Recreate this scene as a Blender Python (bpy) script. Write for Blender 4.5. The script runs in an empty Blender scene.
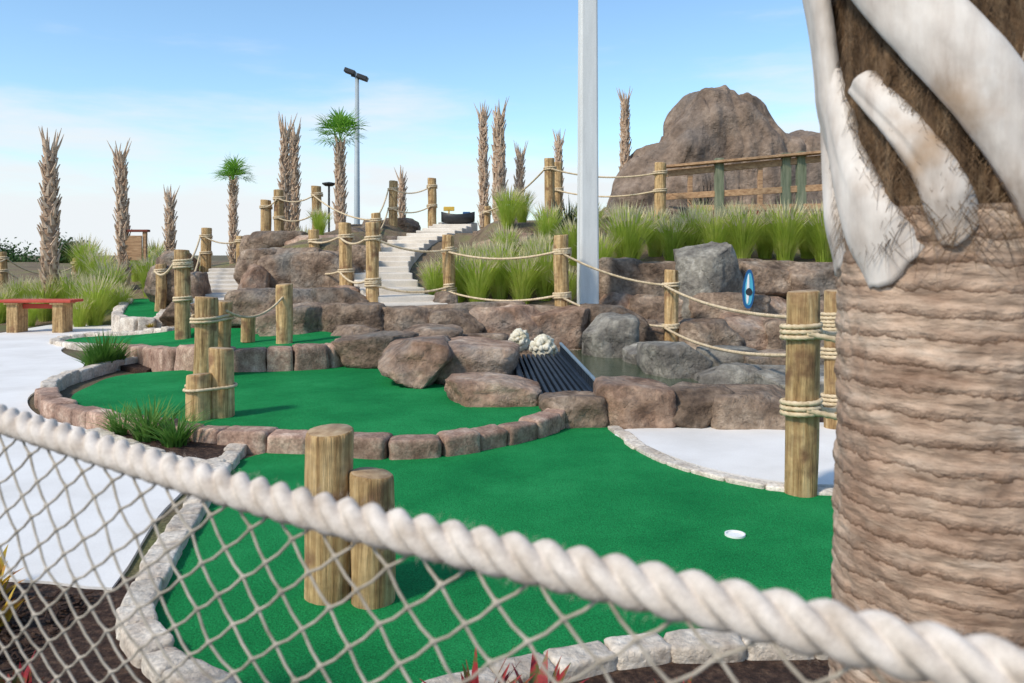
import bpy, math, random, bmesh
import numpy as np
from mathutils import Vector, Matrix, noise
from mathutils.geometry import tessellate_polygon
random.seed(7)
scene=bpy.context.scene
COL=scene.collection
H=1.45; F=796.4; HV=255.0
def X(u,d): return (u-512.0)/F*d
def Z(v,d): return H-(v-HV)/F*d
def G(u,v,z=0.0):
    d=(H-z)*F/(v-HV); return (X(u,d),d)

# ---------------------------------------------------------------- materials
def nmat(name, cols, scale=3.0, rough=0.85, bump=0.3, bscale=20.0, stretch=(1,1,1), coords='pos',
         rnd=0.0, tint=False, spec=0.3, detail=8.0, dist=0.02, trans=0.0, bstretch=None, voro=0.0, fine=0.0, patch=None, rings=None):
    m=bpy.data.materials.new(name); m.use_nodes=True
    nt=m.node_tree; N=nt.nodes; L=nt.links
    bs=N['Principled BSDF']; out=N['Material Output']
    bs.inputs['Roughness'].default_value=rough
    bs.inputs['Specular IOR Level'].default_value=spec
    if coords=='pos':
        c=N.new('ShaderNodeNewGeometry').outputs['Position']
    else:
        tc=N.new('ShaderNodeTexCoord').outputs['Object']
        oi=N.new('ShaderNodeObjectInfo')
        ad=N.new('ShaderNodeVectorMath'); ad.operation='MULTIPLY_ADD'
        cx=N.new('ShaderNodeCombineXYZ')
        for i in range(3): L.new(oi.outputs['Random'],cx.inputs[i])
        ad.inputs[1].default_value=(17,23,31)
        L.new(cx.outputs[0],ad.inputs[0]); L.new(tc,ad.inputs[2]); c=ad.outputs[0]
    mp=N.new('ShaderNodeMapping'); mp.inputs['Scale'].default_value=stretch; L.new(c,mp.inputs['Vector'])
    nz=N.new('ShaderNodeTexNoise'); nz.inputs['Scale'].default_value=scale; nz.inputs['Detail'].default_value=detail
    nz.inputs['Roughness'].default_value=0.62
    L.new(mp.outputs[0],nz.inputs['Vector'])
    cr=N.new('ShaderNodeValToRGB'); L.new(nz.outputs['Fac'],cr.inputs['Fac'])
    e=cr.color_ramp.elements
    n=len(cols); lo,hi=0.30,0.70
    e[0].position=lo; e[0].color=(*cols[0],1); e[1].position=hi; e[1].color=(*cols[-1],1)
    for i in range(1,n-1):
        q=e.new(lo+(hi-lo)*i/(n-1)); q.color=(*cols[i],1)
    colr=cr.outputs['Color']
    if patch:
        pcol,pscale,plo,phi=patch
        n4=N.new('ShaderNodeTexNoise'); n4.inputs['Scale'].default_value=pscale; n4.inputs['Detail'].default_value=5; L.new(c,n4.inputs['Vector'])
        m4=N.new('ShaderNodeMapRange'); m4.inputs['From Min'].default_value=plo; m4.inputs['From Max'].default_value=phi; L.new(n4.outputs['Fac'],m4.inputs['Value'])
        x4=N.new('ShaderNodeMix'); x4.data_type='RGBA'; L.new(m4.outputs[0],x4.inputs[0]); L.new(colr,x4.inputs[6]); x4.inputs[7].default_value=(*pcol,1); colr=x4.outputs[2]
    ringh=None
    if rings:
        wv=N.new('ShaderNodeTexWave'); wv.wave_type='BANDS'; wv.bands_direction='Z'; wv.wave_profile='SAW'
        wv.inputs['Scale'].default_value=rings; wv.inputs['Distortion'].default_value=3.6; wv.inputs['Detail'].default_value=6; wv.inputs['Detail Scale'].default_value=1.6; wv.inputs['Detail Roughness'].default_value=.72
        L.new(c,wv.inputs['Vector'])
        r2=N.new('ShaderNodeValToRGB'); L.new(wv.outputs['Fac'],r2.inputs['Fac']); q=r2.color_ramp.elements
        q[0].position=0; q[0].color=(.48,.40,.34,1); q[1].position=1.0; q[1].color=(1.08,1.06,1.04,1); w_=q.new(.14); w_.color=(.84,.80,.77,1); w_=q.new(.45); w_.color=(1,1,1,1)
        vm0=N.new('ShaderNodeVectorMath'); vm0.operation='MULTIPLY'; L.new(colr,vm0.inputs[0]); L.new(r2.outputs['Color'],vm0.inputs[1]); colr=vm0.outputs[0]
        mr0=N.new('ShaderNodeMapRange'); mr0.inputs['From Max'].default_value=.3; mr0.inputs['To Max'].default_value=.8; L.new(wv.outputs['Fac'],mr0.inputs['Value']); ringh=mr0.outputs[0]
    if rnd>0:
        hs=N.new('ShaderNodeHueSaturation'); L.new(colr,hs.inputs['Color'])
        if tint:
            at=N.new('ShaderNodeAttribute'); at.attribute_name='tint'; val=at.outputs['Fac']
        else:
            val=N.new('ShaderNodeObjectInfo').outputs['Random']
        mr=N.new('ShaderNodeMapRange'); mr.inputs['To Min'].default_value=1-rnd; mr.inputs['To Max'].default_value=1+rnd
        L.new(val,mr.inputs['Value']); L.new(mr.outputs[0],hs.inputs['Value'])
        colr=hs.outputs['Color']
    if fine>0:
        n3=N.new('ShaderNodeTexNoise'); n3.inputs['Scale'].default_value=bscale*1.7; n3.inputs['Detail'].default_value=4
        L.new(c,n3.inputs['Vector'])
        mr=N.new('ShaderNodeMapRange'); mr.inputs['From Min'].default_value=.3; mr.inputs['From Max'].default_value=.7
        mr.inputs['To Min'].default_value=1-fine; mr.inputs['To Max'].default_value=1+fine
        L.new(n3.outputs['Fac'],mr.inputs['Value'])
        vm=N.new('ShaderNodeVectorMath'); vm.operation='SCALE'; L.new(colr,vm.inputs[0]); L.new(mr.outputs[0],vm.inputs['Scale'])
        colr=vm.outputs[0]
    L.new(colr,bs.inputs['Base Color'])
    if bump>0:
        mp2=N.new('ShaderNodeMapping'); mp2.inputs['Scale'].default_value=bstretch or stretch; L.new(c,mp2.inputs['Vector'])
        n2=N.new('ShaderNodeTexNoise'); n2.inputs['Scale'].default_value=bscale; n2.inputs['Detail'].default_value=8
        n2.inputs['Roughness'].default_value=0.65
        L.new(mp2.outputs[0],n2.inputs['Vector'])
        hgt=n2.outputs['Fac']
        if ringh is not None:
            ma=N.new('ShaderNodeMath'); ma.operation='ADD'; L.new(ringh,ma.inputs[0]); L.new(hgt,ma.inputs[1]); hgt=ma.outputs[0]
        if voro>0:
            vo=N.new('ShaderNodeTexVoronoi'); vo.feature='DISTANCE_TO_EDGE'; vo.inputs['Scale'].default_value=bscale*.3
            nd=N.new('ShaderNodeMix'); nd.data_type='VECTOR'; nd.inputs[0].default_value=.25
            L.new(mp2.outputs[0],nd.inputs[4]); L.new(n2.outputs['Color'],nd.inputs[5]); L.new(nd.outputs[1],vo.inputs['Vector'])
            mn=N.new('ShaderNodeMath'); mn.operation='MINIMUM'; mn.inputs[1].default_value=.12; L.new(vo.outputs['Distance'],mn.inputs[0])
            ma=N.new('ShaderNodeMath'); ma.operation='MULTIPLY_ADD'; ma.inputs[1].default_value=voro*6; L.new(mn.outputs[0],ma.inputs[0]); L.new(hgt,ma.inputs[2]); hgt=ma.outputs[0]
        bp=N.new('ShaderNodeBump'); bp.inputs['Strength'].default_value=bump; bp.inputs['Distance'].default_value=dist
        L.new(hgt,bp.inputs['Height']); L.new(bp.outputs[0],bs.inputs['Normal'])
    if trans>0:
        tr=N.new('ShaderNodeBsdfTranslucent'); L.new(colr,tr.inputs['Color'])
        mx=N.new('ShaderNodeMixShader'); mx.inputs[0].default_value=trans
        L.new(bs.outputs[0],mx.inputs[1]); L.new(tr.outputs[0],mx.inputs[2]); L.new(mx.outputs[0],out.inputs['Surface'])
    return m

M={}
M['turf']=nmat('turf',[(.005,.150,.040),(.010,.195,.053),(.018,.24,.070)],scale=1.6,rough=.95,bump=.9,bscale=95,dist=.008,spec=.1,fine=.5)
M['concrete']=nmat('concrete',[(.64,.61,.57),(.73,.70,.665),(.79,.765,.73)],scale=1.2,rough=.9,bump=.25,bscale=60,dist=.004,fine=.05)
M['stairs']=nmat('stair_concrete',[(.55,.48,.40),(.67,.60,.51),(.75,.68,.59)],scale=2.2,rough=.9,bump=.4,bscale=40,dist=.006,fine=.1)
M['ground']=nmat('ground_cover',[(.07,.05,.03),(.13,.10,.06),(.13,.16,.05)],scale=.6,rough=1,bump=.8,bscale=25,dist=.03,fine=.4)
M['mulch']=nmat('mulch',[(.02,.011,.008),(.06,.032,.022),(.14,.085,.055)],scale=30,rough=1,bump=1,bscale=45,dist=.03,fine=.35)
M['hill']=nmat('hill_soil',[(.10,.07,.04),(.20,.145,.09),(.19,.21,.06)],scale=1.0,rough=1,bump=.9,bscale=22,dist=.04,fine=.4)
M['rock']=nmat('brown_rock',[(.075,.048,.033),(.19,.13,.09),(.30,.217,.155),(.47,.365,.275)],scale=2.8,rough=.9,bump=1,bscale=9,dist=.07,rnd=.2,voro=.35,fine=.3,patch=((.21,.185,.155),1.5,.53,.70))
M['rockred']=nmat('reddish_rock',[(.11,.065,.042),(.27,.165,.11),(.40,.27,.19),(.54,.42,.32)],scale=2.4,rough=.9,bump=1,bscale=9,dist=.06,rnd=.14,voro=.35,fine=.28,patch=((.29,.24,.20),1.5,.54,.72))
M['rockdome']=nmat('dome_rock',[(.13,.09,.065),(.23,.165,.12),(.33,.25,.19)],scale=1.3,rough=.95,bump=1,bscale=4,dist=.14,fine=.22,voro=.25,patch=((.18,.145,.12),.6,.48,.68))
M['rockgrey']=nmat('grey_rock',[(.08,.07,.058),(.18,.16,.135),(.28,.255,.21),(.41,.375,.32)],scale=2.6,rough=.9,bump=1,bscale=9,dist=.06,rnd=.2,voro=.3,fine=.28)
M['kerb']=nmat('kerb_stone',[(.20,.115,.08),(.35,.225,.165),(.52,.38,.29)],scale=8,rough=.9,bump=.9,bscale=30,dist=.012,rnd=.28,tint=True,fine=.28)
M['kerbwhite']=nmat('pale_kerb_stone',[(.42,.34,.27),(.60,.52,.43),(.74,.67,.58)],scale=7,rough=.9,bump=1,bscale=24,dist=.02,rnd=.16,tint=True,fine=.22)
M['wood']=nmat('post_wood',[(.13,.07,.03),(.38,.235,.10),(.54,.365,.175),(.65,.475,.26)],scale=4,rough=.8,bump=.8,bscale=12,stretch=(8,8,.5),coords='obj',rnd=.14,dist=.016,fine=.2,patch=((.24,.13,.065),6,.54,.69))
M['woodend']=nmat('post_end_grain',[(.20,.12,.065),(.38,.26,.15),(.50,.38,.24)],scale=14,rough=.85,bump=.5,bscale=40,coords='obj',dist=.008)
M['timber']=nmat('rail_timber',[(.22,.12,.065),(.40,.24,.13),(.54,.35,.20)],scale=4,rough=.85,bump=.4,bscale=14,stretch=(1,6,6),coords='pos',dist=.01)
M['greywood']=nmat('weathered_timber',[(.11,.13,.075),(.20,.22,.14),(.30,.30,.20)],scale=4,rough=.85,bump=.4,bscale=14,stretch=(5,5,.6),dist=.01)
M['rope']=nmat('rope_fibre',[(.42,.31,.18),(.60,.47,.30),(.70,.57,.40)],scale=18,rough=.95,bump=.5,bscale=160,dist=.003,fine=.12)
M['ropewhite']=nmat('pale_rope_fibre',[(.44,.36,.29),(.61,.53,.455),(.74,.66,.585)],scale=30,rough=.95,bump=.5,bscale=420,dist=.0013,fine=.2)
M['net']=nmat('net_cord',[(.25,.21,.165),(.39,.34,.275),(.52,.455,.38)],scale=30,rough=.95,bump=.4,bscale=300,dist=.001)
M['bark']=nmat('palm_bark',[(.24,.145,.095),(.39,.265,.185),(.51,.37,.27),(.63,.50,.39)],scale=3.2,rough=.9,bump=.75,bscale=12,stretch=(2.0,2.0,6),bstretch=(2.5,2.5,10),dist=.010,fine=.2,patch=((.30,.18,.115),4,.5,.70),rings=6.8)
M['fibre']=nmat('palm_fibre',[(.05,.027,.014),(.19,.115,.062),(.38,.26,.155)],scale=6,rough=1,bump=1,bscale=14,stretch=(8,8,1.6),dist=.02,fine=.3)
M['boot']=nmat('palm_boot',[(.36,.28,.22),(.56,.485,.42),(.67,.605,.54),(.75,.69,.63)],scale=3,rough=.7,bump=.35,bscale=9,stretch=(4,4,1.0),dist=.006,fine=.12,patch=((.40,.27,.17),6,.58,.76))
M['trunk']=nmat('palm_trunk',[(.20,.125,.07),(.38,.25,.165),(.50,.37,.26)],scale=7,rough=.95,bump=.8,bscale=16,coords='obj',stretch=(1,1,2.5),dist=.03,rnd=.12)
M['bootsmall']=nmat('frond_stub_mat',[(.34,.21,.13),(.58,.42,.29),(.74,.59,.45)],scale=7,rough=.9,bump=.4,bscale=20,coords='obj',dist=.01,rnd=.12)
M['frond']=nmat('frond_green',[(.09,.26,.02),(.17,.38,.04),(.33,.52,.09)],scale=2,rough=.55,bump=0,trans=.4)
M['grass']=nmat('ornamental_grass',[(.30,.42,.045),(.46,.57,.09),(.66,.68,.20)],scale=3,rough=.7,bump=0,trans=.48,rnd=.12,coords='obj')
M['plume']=nmat('grass_plume',[(.60,.52,.28),(.78,.70,.44)],scale=8,rough=.95,bump=0,trans=.4)
M['shrub']=nmat('shrub_leaf',[(.05,.14,.02),(.10,.23,.035),(.22,.35,.08)],scale=5,rough=.6,bump=0,trans=.3)
M['tree']=nmat('far_leaf',[(.035,.07,.02),(.06,.12,.035),(.11,.17,.05)],scale=2,rough=.8,bump=0,trans=.2)
M['yucca']=nmat('yucca_leaf',[(.02,.035,.02),(.05,.08,.04)],scale=2,rough=.6,bump=0,trans=.1)
M['brom']=nmat('bromeliad_leaf',[(.05,.10,.02),(.22,.018,.025),(.34,.03,.035),(.09,.13,.03),(.16,.02,.02)],scale=16,rough=.4,bump=0,trans=.2)
M['bromy']=nmat('croton_leaf',[(.35,.05,.02),(.55,.36,.04),(.12,.16,.02)],scale=9,rough=.4,bump=0,trans=.2)
M['pole']=nmat('pole_concrete',[(.56,.56,.54),(.66,.66,.64),(.73,.73,.71)],scale=2,rough=.7,bump=.2,bscale=50,stretch=(3,3,.4),dist=.004,fine=.06)
M['metal']=nmat('grey_metal',[(.30,.35,.37),(.38,.43,.45)],scale=4,rough=.5,bump=0,spec=.5)
M['dark']=nmat('dark_metal',[(.02,.022,.025),(.04,.042,.045)],scale=6,rough=.5,bump=0,spec=.4)
M['navy']=nmat('near_black_paint',[(.010,.015,.024),(.02,.03,.045)],scale=5,rough=.5,bump=.1,bscale=40,dist=.002)
M['edge']=nmat('grey_blue_paint',[(.12,.17,.21),(.18,.24,.29)],scale=5,rough=.5,bump=.1,bscale=40,dist=.002)
M['blue']=nmat('blue_paint',[(.008,.07,.20),(.01,.11,.28)],scale=5,rough=.35,bump=0,spec=.5)
M['cyan']=nmat('light_blue_paint',[(.06,.36,.50),(.10,.45,.6)],scale=5,rough=.35,bump=0)
M['yellow']=nmat('yellow_paint',[(.6,.38,.05),(.7,.45,.08)],scale=5,rough=.5,bump=0)
M['red']=nmat('red_paint',[(.42,.055,.035),(.55,.10,.06)],scale=5,rough=.6,bump=.1,bscale=30,dist=.002)
M['white']=nmat('white_plastic',[(.75,.75,.72),(.82,.82,.8)],scale=5,rough=.4,bump=0)
M['coral']=nmat('pale_coral_rock',[(.50,.42,.25),(.70,.64,.50),(.80,.77,.66)],scale=14,rough=.95,bump=.9,bscale=30,dist=.02)
M['redwood']=nmat('red_deck_board',[(.12,.03,.02),(.24,.07,.045)],scale=5,rough=.8,bump=.3,bscale=20,stretch=(1,6,6))
M['water']=nmat('pond_water',[(.035,.055,.03),(.07,.095,.055)],scale=1,rough=.05,bump=.25,bscale=7,dist=.02,spec=.6)

# ---------------------------------------------------------------- helpers
def mesh_obj(name, verts, faces, mats, parent=None, loc=(0,0,0), smooth=True, midx=None, tint=None):
    me=bpy.data.meshes.new(name); me.from_pydata([tuple(v) for v in verts],[],faces)
    for m in (mats if isinstance(mats,(list,tuple)) else [mats]): me.materials.append(M[m])
    if midx is not None: me.polygons.foreach_set('material_index',midx)
    me.polygons.foreach_set('use_smooth',[smooth]*len(me.polygons))
    if tint is not None:
        a=me.attributes.new('tint','FLOAT','POINT'); a.data.foreach_set('value',tint)
    me.update()
    o=bpy.data.objects.new(name,me); COL.objects.link(o); o.location=loc
    if parent is not None: o.parent=parent
    return o
def tag(o,label,cat,group=None):
    o['label']=label; o['category']=cat
    if group: o['group']=group
    return o
def empty(name,loc):
    e=bpy.data.objects.new(name,None); COL.objects.link(e); e.location=loc; e.empty_display_size=.2
    return e
def catmull(pts,closed=False,step=.08):
    P=[Vector(p) for p in pts]; n=len(P); out=[]
    rng=range(n) if closed else range(n-1)
    for i in rng:
        if closed: p0,p1,p2,p3=P[i-1],P[i],P[(i+1)%n],P[(i+2)%n]
        else: p0,p1,p2,p3=P[max(i-1,0)],P[i],P[i+1],P[min(i+2,n-1)]
        k=max(1,int((p2-p1).length/step))
        for j in range(k):
            t=j/k
            out.append(.5*((2*p1)+(p2-p0)*t+(2*p0-5*p1+4*p2-p3)*t*t+(3*p1-p0-3*p2+p3)*t**3))
    if not closed: out.append(P[-1].copy())
    return out
def resample(path,step):
    out=[path[0].copy()]; acc=0
    for a,b in zip(path,path[1:]):
        L=(b-a).length
        if L<1e-9: continue
        t=step-acc
        while t<=L:
            out.append(a+(b-a)*(t/L)); t+=step
        acc=L-(t-step)
    return out
def slab(name,pts,ztop,zbot,mat,kind='structure',smoothpts=True,step=.15):
    P=[Vector((p[0],p[1],0)) for p in pts]
    if smoothpts: P=catmull(P,True,step)
    n=len(P)
    zf=ztop if callable(ztop) else (lambda x,y:ztop)
    tris=tessellate_polygon([[Vector((p.x,p.y,0)) for p in P]])
    V=[(p.x,p.y,zf(p.x,p.y)) for p in P]; ff=[]
    for a,b,c in tris:
        nrm=(Vector(V[b])-Vector(V[a])).cross(Vector(V[c])-Vector(V[a]))
        ff.append((a,b,c) if nrm.z>0 else (a,c,b))
    V+= [(p.x,p.y,zbot) for p in P]
    ff+=[(i,(i+1)%n,n+(i+1)%n,n+i) for i in range(n)]
    o=mesh_obj(name,V,ff,mat,smooth=False)
    if kind: o['kind']=kind
    return o
def addbox(V,Fc,c,s,R=None):
    b=len(V)
    for dx in(-1,1):
        for dy in(-1,1):
            for dz in(-1,1):
                v=Vector((dx*s[0]/2,dy*s[1]/2,dz*s[2]/2))
                if R: v=R@v
                V.append(Vector(c)+v)
    for f in((0,1,3,2),(4,6,7,5),(0,4,5,1),(2,3,7,6),(0,2,6,4),(1,5,7,3)): Fc.append(tuple(b+i for i in f))
def bev(o,w=.01,seg=2):
    m=o.modifiers.new('bevel','BEVEL'); m.width=w; m.segments=seg; m.limit_method='ANGLE'
    return o
def board(name,a,b,w,h,mat,parent,ploc,bevel=.006):
    a=Vector(a);b=Vector(b); d=b-a; R=d.to_track_quat('X','Z').to_matrix()
    V=[];Fc=[]; addbox(V,Fc,(0,0,0),(d.length,w,h),R)
    mid=(a+b)/2
    o=mesh_obj(name,V,Fc,mat,parent,mid-Vector(ploc),smooth=False); bev(o,bevel); return o
def sweep_rope(path,r,pitch,n=12,spacing=None,phase=0,bb=.46):
    spacing=spacing or pitch/9
    P=resample(path,spacing)
    V=[];Fc=[]; up=Vector((0,0,1)); 
    t=(P[1]-P[0]).normalized(); s=t.cross(up)
    if s.length<.01: s=t.cross(Vector((1,0,0)))
    s.normalize(); aa=1-bb; third=2*math.pi/3
    for i,p in enumerate(P):
        t=(P[min(i+1,len(P)-1)]-P[max(i-1,0)]).normalized()
        s=(s-t*s.dot(t)).normalized(); q=t.cross(s)
        tw=2*math.pi*i*spacing/pitch+phase
        for k in range(n):
            a=2*math.pi*k/n
            ph=((a-tw+third/2)%third)-third/2
            rr=r*(bb*math.cos(ph)+math.sqrt(max(0,aa*aa-(bb*math.sin(ph))**2)))
            if n>30: rr*=1+.012*math.sin(ph*20+i*.2)+.02*noise.noise(Vector((i*spacing*25,k*.2,0)))
            V.append(p+(s*math.cos(a)+q*math.sin(a))*rr)
    m=len(P)
    for i in range(m-1):
        for k in range(n):
            k2=(k+1)%n
            Fc.append((i*n+k,i*n+k2,(i+1)*n+k2,(i+1)*n+k))
    Fc.append(tuple(range(n))[::-1]); Fc.append(tuple((m-1)*n+k for k in range(n)))
    return V,Fc
def sag_path(a,b,sag,n=24):
    a=Vector(a);b=Vector(b)
    return [a+(b-a)*(i/n)-Vector((0,0,sag*4*(i/n)*(1-i/n))) for i in range(n+1)]
def log_mesh(r,h,sink=.3,seed=0,n=40,rings=24):
    V=[];Fc=[];mi=[]
    zs=[-sink+(h+sink-.02)*i/rings for i in range(rings+1)]+[h-.006,h]
    rs=[1]*(rings+1)+[.975,.92]
    rc=random.Random(seed); cracks=[(rc.uniform(0,6.28),rc.uniform(-.2,h),rc.uniform(.2,.7)) for _ in range(4)]
    for z,q in zip(zs,rs):
        for k in range(n):
            a=2*math.pi*k/n
            w=1+.07*noise.noise(Vector((math.cos(a)*1.3+seed*3.1,math.sin(a)*1.3,z*2+seed)))+.04*noise.noise(Vector((math.cos(a)*6,math.sin(a)*6+seed,z*1.5)))
            for ca,cz,cl in cracks:
                da=abs((a-ca-z*.25+math.pi)%(2*math.pi)-math.pi)
                if da<.12 and abs(z-cz)<cl: w-=.07*(1-da/.12)*(1-abs(z-cz)/cl)
            cx=.025*noise.noise(Vector((seed,z*1.5,0)))
            V.append((r*q*w*math.cos(a)+cx,r*q*w*math.sin(a),z+(.008*math.cos(a+seed) if z>h-.03 else 0)))
    m=len(zs)
    for i in range(m-1):
        for k in range(n):
            k2=(k+1)%n; Fc.append((i*n+k,i*n+k2,(i+1)*n+k2,(i+1)*n+k)); mi.append(0)
    b=len(V); V.append((0,0,h+.002))
    for k in range(n): Fc.append(((m-1)*n+k,(m-1)*n+(k+1)%n,b)); mi.append(1)
    return V,Fc,mi
def log_post(name,loc,r,h,parent=None,ploc=(0,0,0),seed=None,tilt=0,sink=.3):
    seed=random.random()*50 if seed is None else seed
    V,Fc,mi=log_mesh(r,h,sink,seed)
    o=mesh_obj(name,V,Fc,['wood','woodend'],parent,Vector(loc)-Vector(ploc),midx=mi)
    o.rotation_euler=(tilt*random.uniform(-1,1),tilt*random.uniform(-1,1),random.uniform(0,6))
    return o
def lashing(loc,r,z,turns,rr,parent,ploc,mat='rope'):
    n=int(24*turns); P=[]
    for i in range(n+1):
        a=2*math.pi*i/24; P.append(Vector(((r+rr*.85)*math.cos(a),(r+rr*.85)*math.sin(a),z+rr*1.9*(i/24-turns/2))))
    V,Fc=sweep_rope(P,rr,rr*7,n=9,spacing=rr*.8)
    return mesh_obj('rope_lashing',V,Fc,mat,parent,Vector(loc)-Vector(ploc))
def rope_fence(posts,ropes,label,rr=.02,group='rope fences along the walkways'):
    W=[]
    for u,v0,v1,d,r in posts:
        z0=Z(v1,d); W.append((X(u,d),d,z0,(v1-v0)/F*d,r))
    e=empty('rope_fence',W[0][:3]); pl=e.location.copy()
    for w in W:
        log_post('post',w[:3],w[4],w[3],e,pl,tilt=.02)
    for i,j,f1,f2,sag in ropes:
        A=W[i];B=W[j]
        a=Vector((A[0],A[1],A[2]+A[3]*f1)); b=Vector((B[0],B[1],B[2]+B[3]*f2))
        t=(b-a); t.z=0; t.normalize(); s=Vector((t.y,-t.x,0))
        if s.y>0: s=-s
        a+=s*(A[4]*.9+rr); b+=s*(B[4]*.9+rr)
        V,Fc=sweep_rope(sag_path(a,b,sag),rr,rr*7,n=9)
        mesh_obj('rope',[v-pl for v in V],Fc,'rope',e)
    done=set()
    for i,j,f1,f2,sag in ropes:
        for k,f in((i,f1),(j,f2)):
            if (k,round(f,2)) in done: continue
            done.add((k,round(f,2)))
            w=W[k]; lashing((w[0],w[1],w[2]),w[4],w[3]*f,3 if w[1]<7 else 2,rr*(.85 if w[1]<7 else 1),e,pl)
    tag(e,label,'fence',group); return e,W

# rocks
def rock_variant(seed,sub=4,p=4.5,blk=False):
    bm=bmesh.new(); bmesh.ops.create_icosphere(bm,subdivisions=sub,radius=1)
    rnd=random.Random(seed+(500 if blk else 0))
    planes=[]
    for i in range(14 if not blk else 9):
        n=Vector((rnd.gauss(0,1),rnd.gauss(0,1),rnd.gauss(0,.9))).normalized(); planes.append((n,rnd.uniform(.60,.92) if not blk else rnd.uniform(.88,1.15)))
    off=Vector((seed*7.3,seed*3.1,seed*1.7)); p=14 if blk else p
    for v in bm.verts:
        q=v.co.normalized()
        r=(abs(q.x)**p+abs(q.y)**p+abs(q.z)**p)**(-1/p)
        c=q*r
        c=c+q*(.10*noise.fractal(c*.9+off,1,2,2))
        for n,k in planes:
            dd=c.dot(n)-k
            if dd>0: c=c-n*dd
        c=c+q*(.045*noise.fractal(c*3+off,.9,2.1,4)-.07*max(0,.25-abs(noise.noise(c*1.9+off)))*4*.5+.03*noise.noise(c*8+off))
        v.co=c
    V=np.array([v.co[:] for v in bm.verts]); Fc=[[l.vert.index for l in f.loops] for f in bm.faces]; bm.free()
    mn=V.min(0);mx=V.max(0); V=(V-(mn+mx)/2)/((mx-mn)/2)
    me=bpy.data.meshes.new('boulder'); me.from_pydata(V.tolist(),[],Fc)
    me.polygons.foreach_set('use_smooth',[True]*len(me.polygons)); me.update(); return me
RV=[rock_variant(i+1) for i in range(14)]
RB=[rock_variant(i+1,blk=True) for i in range(12)]
RM={}
def rockmesh(i,mat,blk=False):
    L_=RB if blk else RV
    k=(i%len(L_),mat,blk)
    if k not in RM:
        me=L_[i%len(L_)].copy(); me.materials.append(M[mat]); RM[k]=me
    return RM[k]
rk=[0]
ROCKLAB={'rock':'rough brown boulder set in the terraced rockwork','rockred':'large reddish tan boulder at the putting green edge','rockgrey':'grey weathered boulder beside the rock garden stream'}
def boulder(u0,u1,v0,v1,d,mat='rock',dep=None,label=None,name='boulder',sink=.08,rot=None,group='boulders in the landscaped rockwork',blk=False):
    rk[0]+=1
    w=(u1-u0)/F*d; z1=Z(v0,d+.1); z0=Z(v1,d)-sink
    dep=dep or max(.35,w*.75)
    o=bpy.data.objects.new(name,rockmesh(rk[0]*5+int(u0),mat,blk)); COL.objects.link(o)
    o.location=(X((u0+u1)/2,d+dep*.35),d+dep/2,(z0+z1)/2); o.scale=(w/2*1.12,dep/2,(z1-z0)/2)
    o.rotation_euler=(random.uniform(-.05,.05),random.uniform(-.06,.06),random.uniform(-.15,.15) if rot is None else rot)
    tag(o,label or ROCKLAB[mat],'boulder',group); return o

def kerb(name,pts,z,w,h,ln,mat,label,closed=False,cat='kerb',p=9):
    P=[Vector((p_[0],p_[1],0)) for p_ in pts]
    path=catmull(P,closed,.04)
    if closed: path.append(path[0])
    V=[];Fc=[];T=[]
    S=[0]
    for a,b in zip(path,path[1:]): S.append(S[-1]+(b-a).length)
    def at(s):
        i=int(np.searchsorted(S,s))-1; i=max(0,min(i,len(path)-2))
        t=(s-S[i])/max(1e-6,S[i+1]-S[i]); return path[i]+(path[i+1]-path[i])*t
    s=0
    G_=7
    while s<S[-1]-ln*.4:
        l=ln*random.uniform(.75,1.4); c0=at(s);c1=at(min(s+l,S[-1]))
        c=(c0+c1)/2; t=(c1-c0)
        if t.length<1e-4: break
        L_=t.length*1.01; t.normalize(); nrm=Vector((-t.y,t.x,0))
        h0=h(c.x,c.y) if callable(h) else h
        ww=w*random.uniform(.88,1.1); hh=h0*random.uniform(.93,1.05) if h0<.25 else h0+random.uniform(-.015,.015); off=nrm*random.uniform(-.012,.012)
        sd=random.random()*99; tv=random.random(); tz=random.uniform(-.04,.04); ty=random.uniform(-.04,.04)
        idx={}
        for i in range(G_+1):
            for j in range(G_+1):
                for k in range(G_+1):
                    if i in(0,G_) or j in(0,G_) or k in(0,G_):
                        q=Vector((2*i/G_-1,2*j/G_-1,2*k/G_-1))
                        q=Vector([math.copysign(abs(cc)**.75,cc) for cc in q])
                        m=(abs(q.x)**p+abs(q.y)**p+abs(q.z)**p)**(1/p)
                        q2=q/m*max(abs(q.x),abs(q.y),abs(q.z))
                        q2=q2*(1+.07*noise.noise(q*1.3+Vector((sd,0,0)))+.05*noise.noise(q*3.3+Vector((0,sd,0))))
                        idx[(i,j,k)]=len(V)
                        pos=c+off+t*(q2.x*L_/2)+nrm*(q2.y*ww/2)+Vector((0,0,z+(q2.z+1)*hh/2-.03+(q2.x*tz+q2.y*ty)*min(ww,.2)))
                        V.append(pos);T.append(tv)
        R=range(G_)
        for a in R:
            for e in R:
                Fc.append((idx[0,a,e],idx[0,a,e+1],idx[0,a+1,e+1],idx[0,a+1,e]))
                Fc.append((idx[G_,a,e],idx[G_,a+1,e],idx[G_,a+1,e+1],idx[G_,a,e+1]))
                Fc.append((idx[a,0,e],idx[a+1,0,e],idx[a+1,0,e+1],idx[a,0,e+1]))
                Fc.append((idx[a,G_,e],idx[a,G_,e+1],idx[a+1,G_,e+1],idx[a+1,G_,e]))
                Fc.append((idx[a,e,G_],idx[a+1,e,G_],idx[a+1,e+1,G_],idx[a,e+1,G_]))
        s+=l
    o=mesh_obj(name,V,Fc,mat,tint=T); tag(o,label,cat); return o

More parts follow.
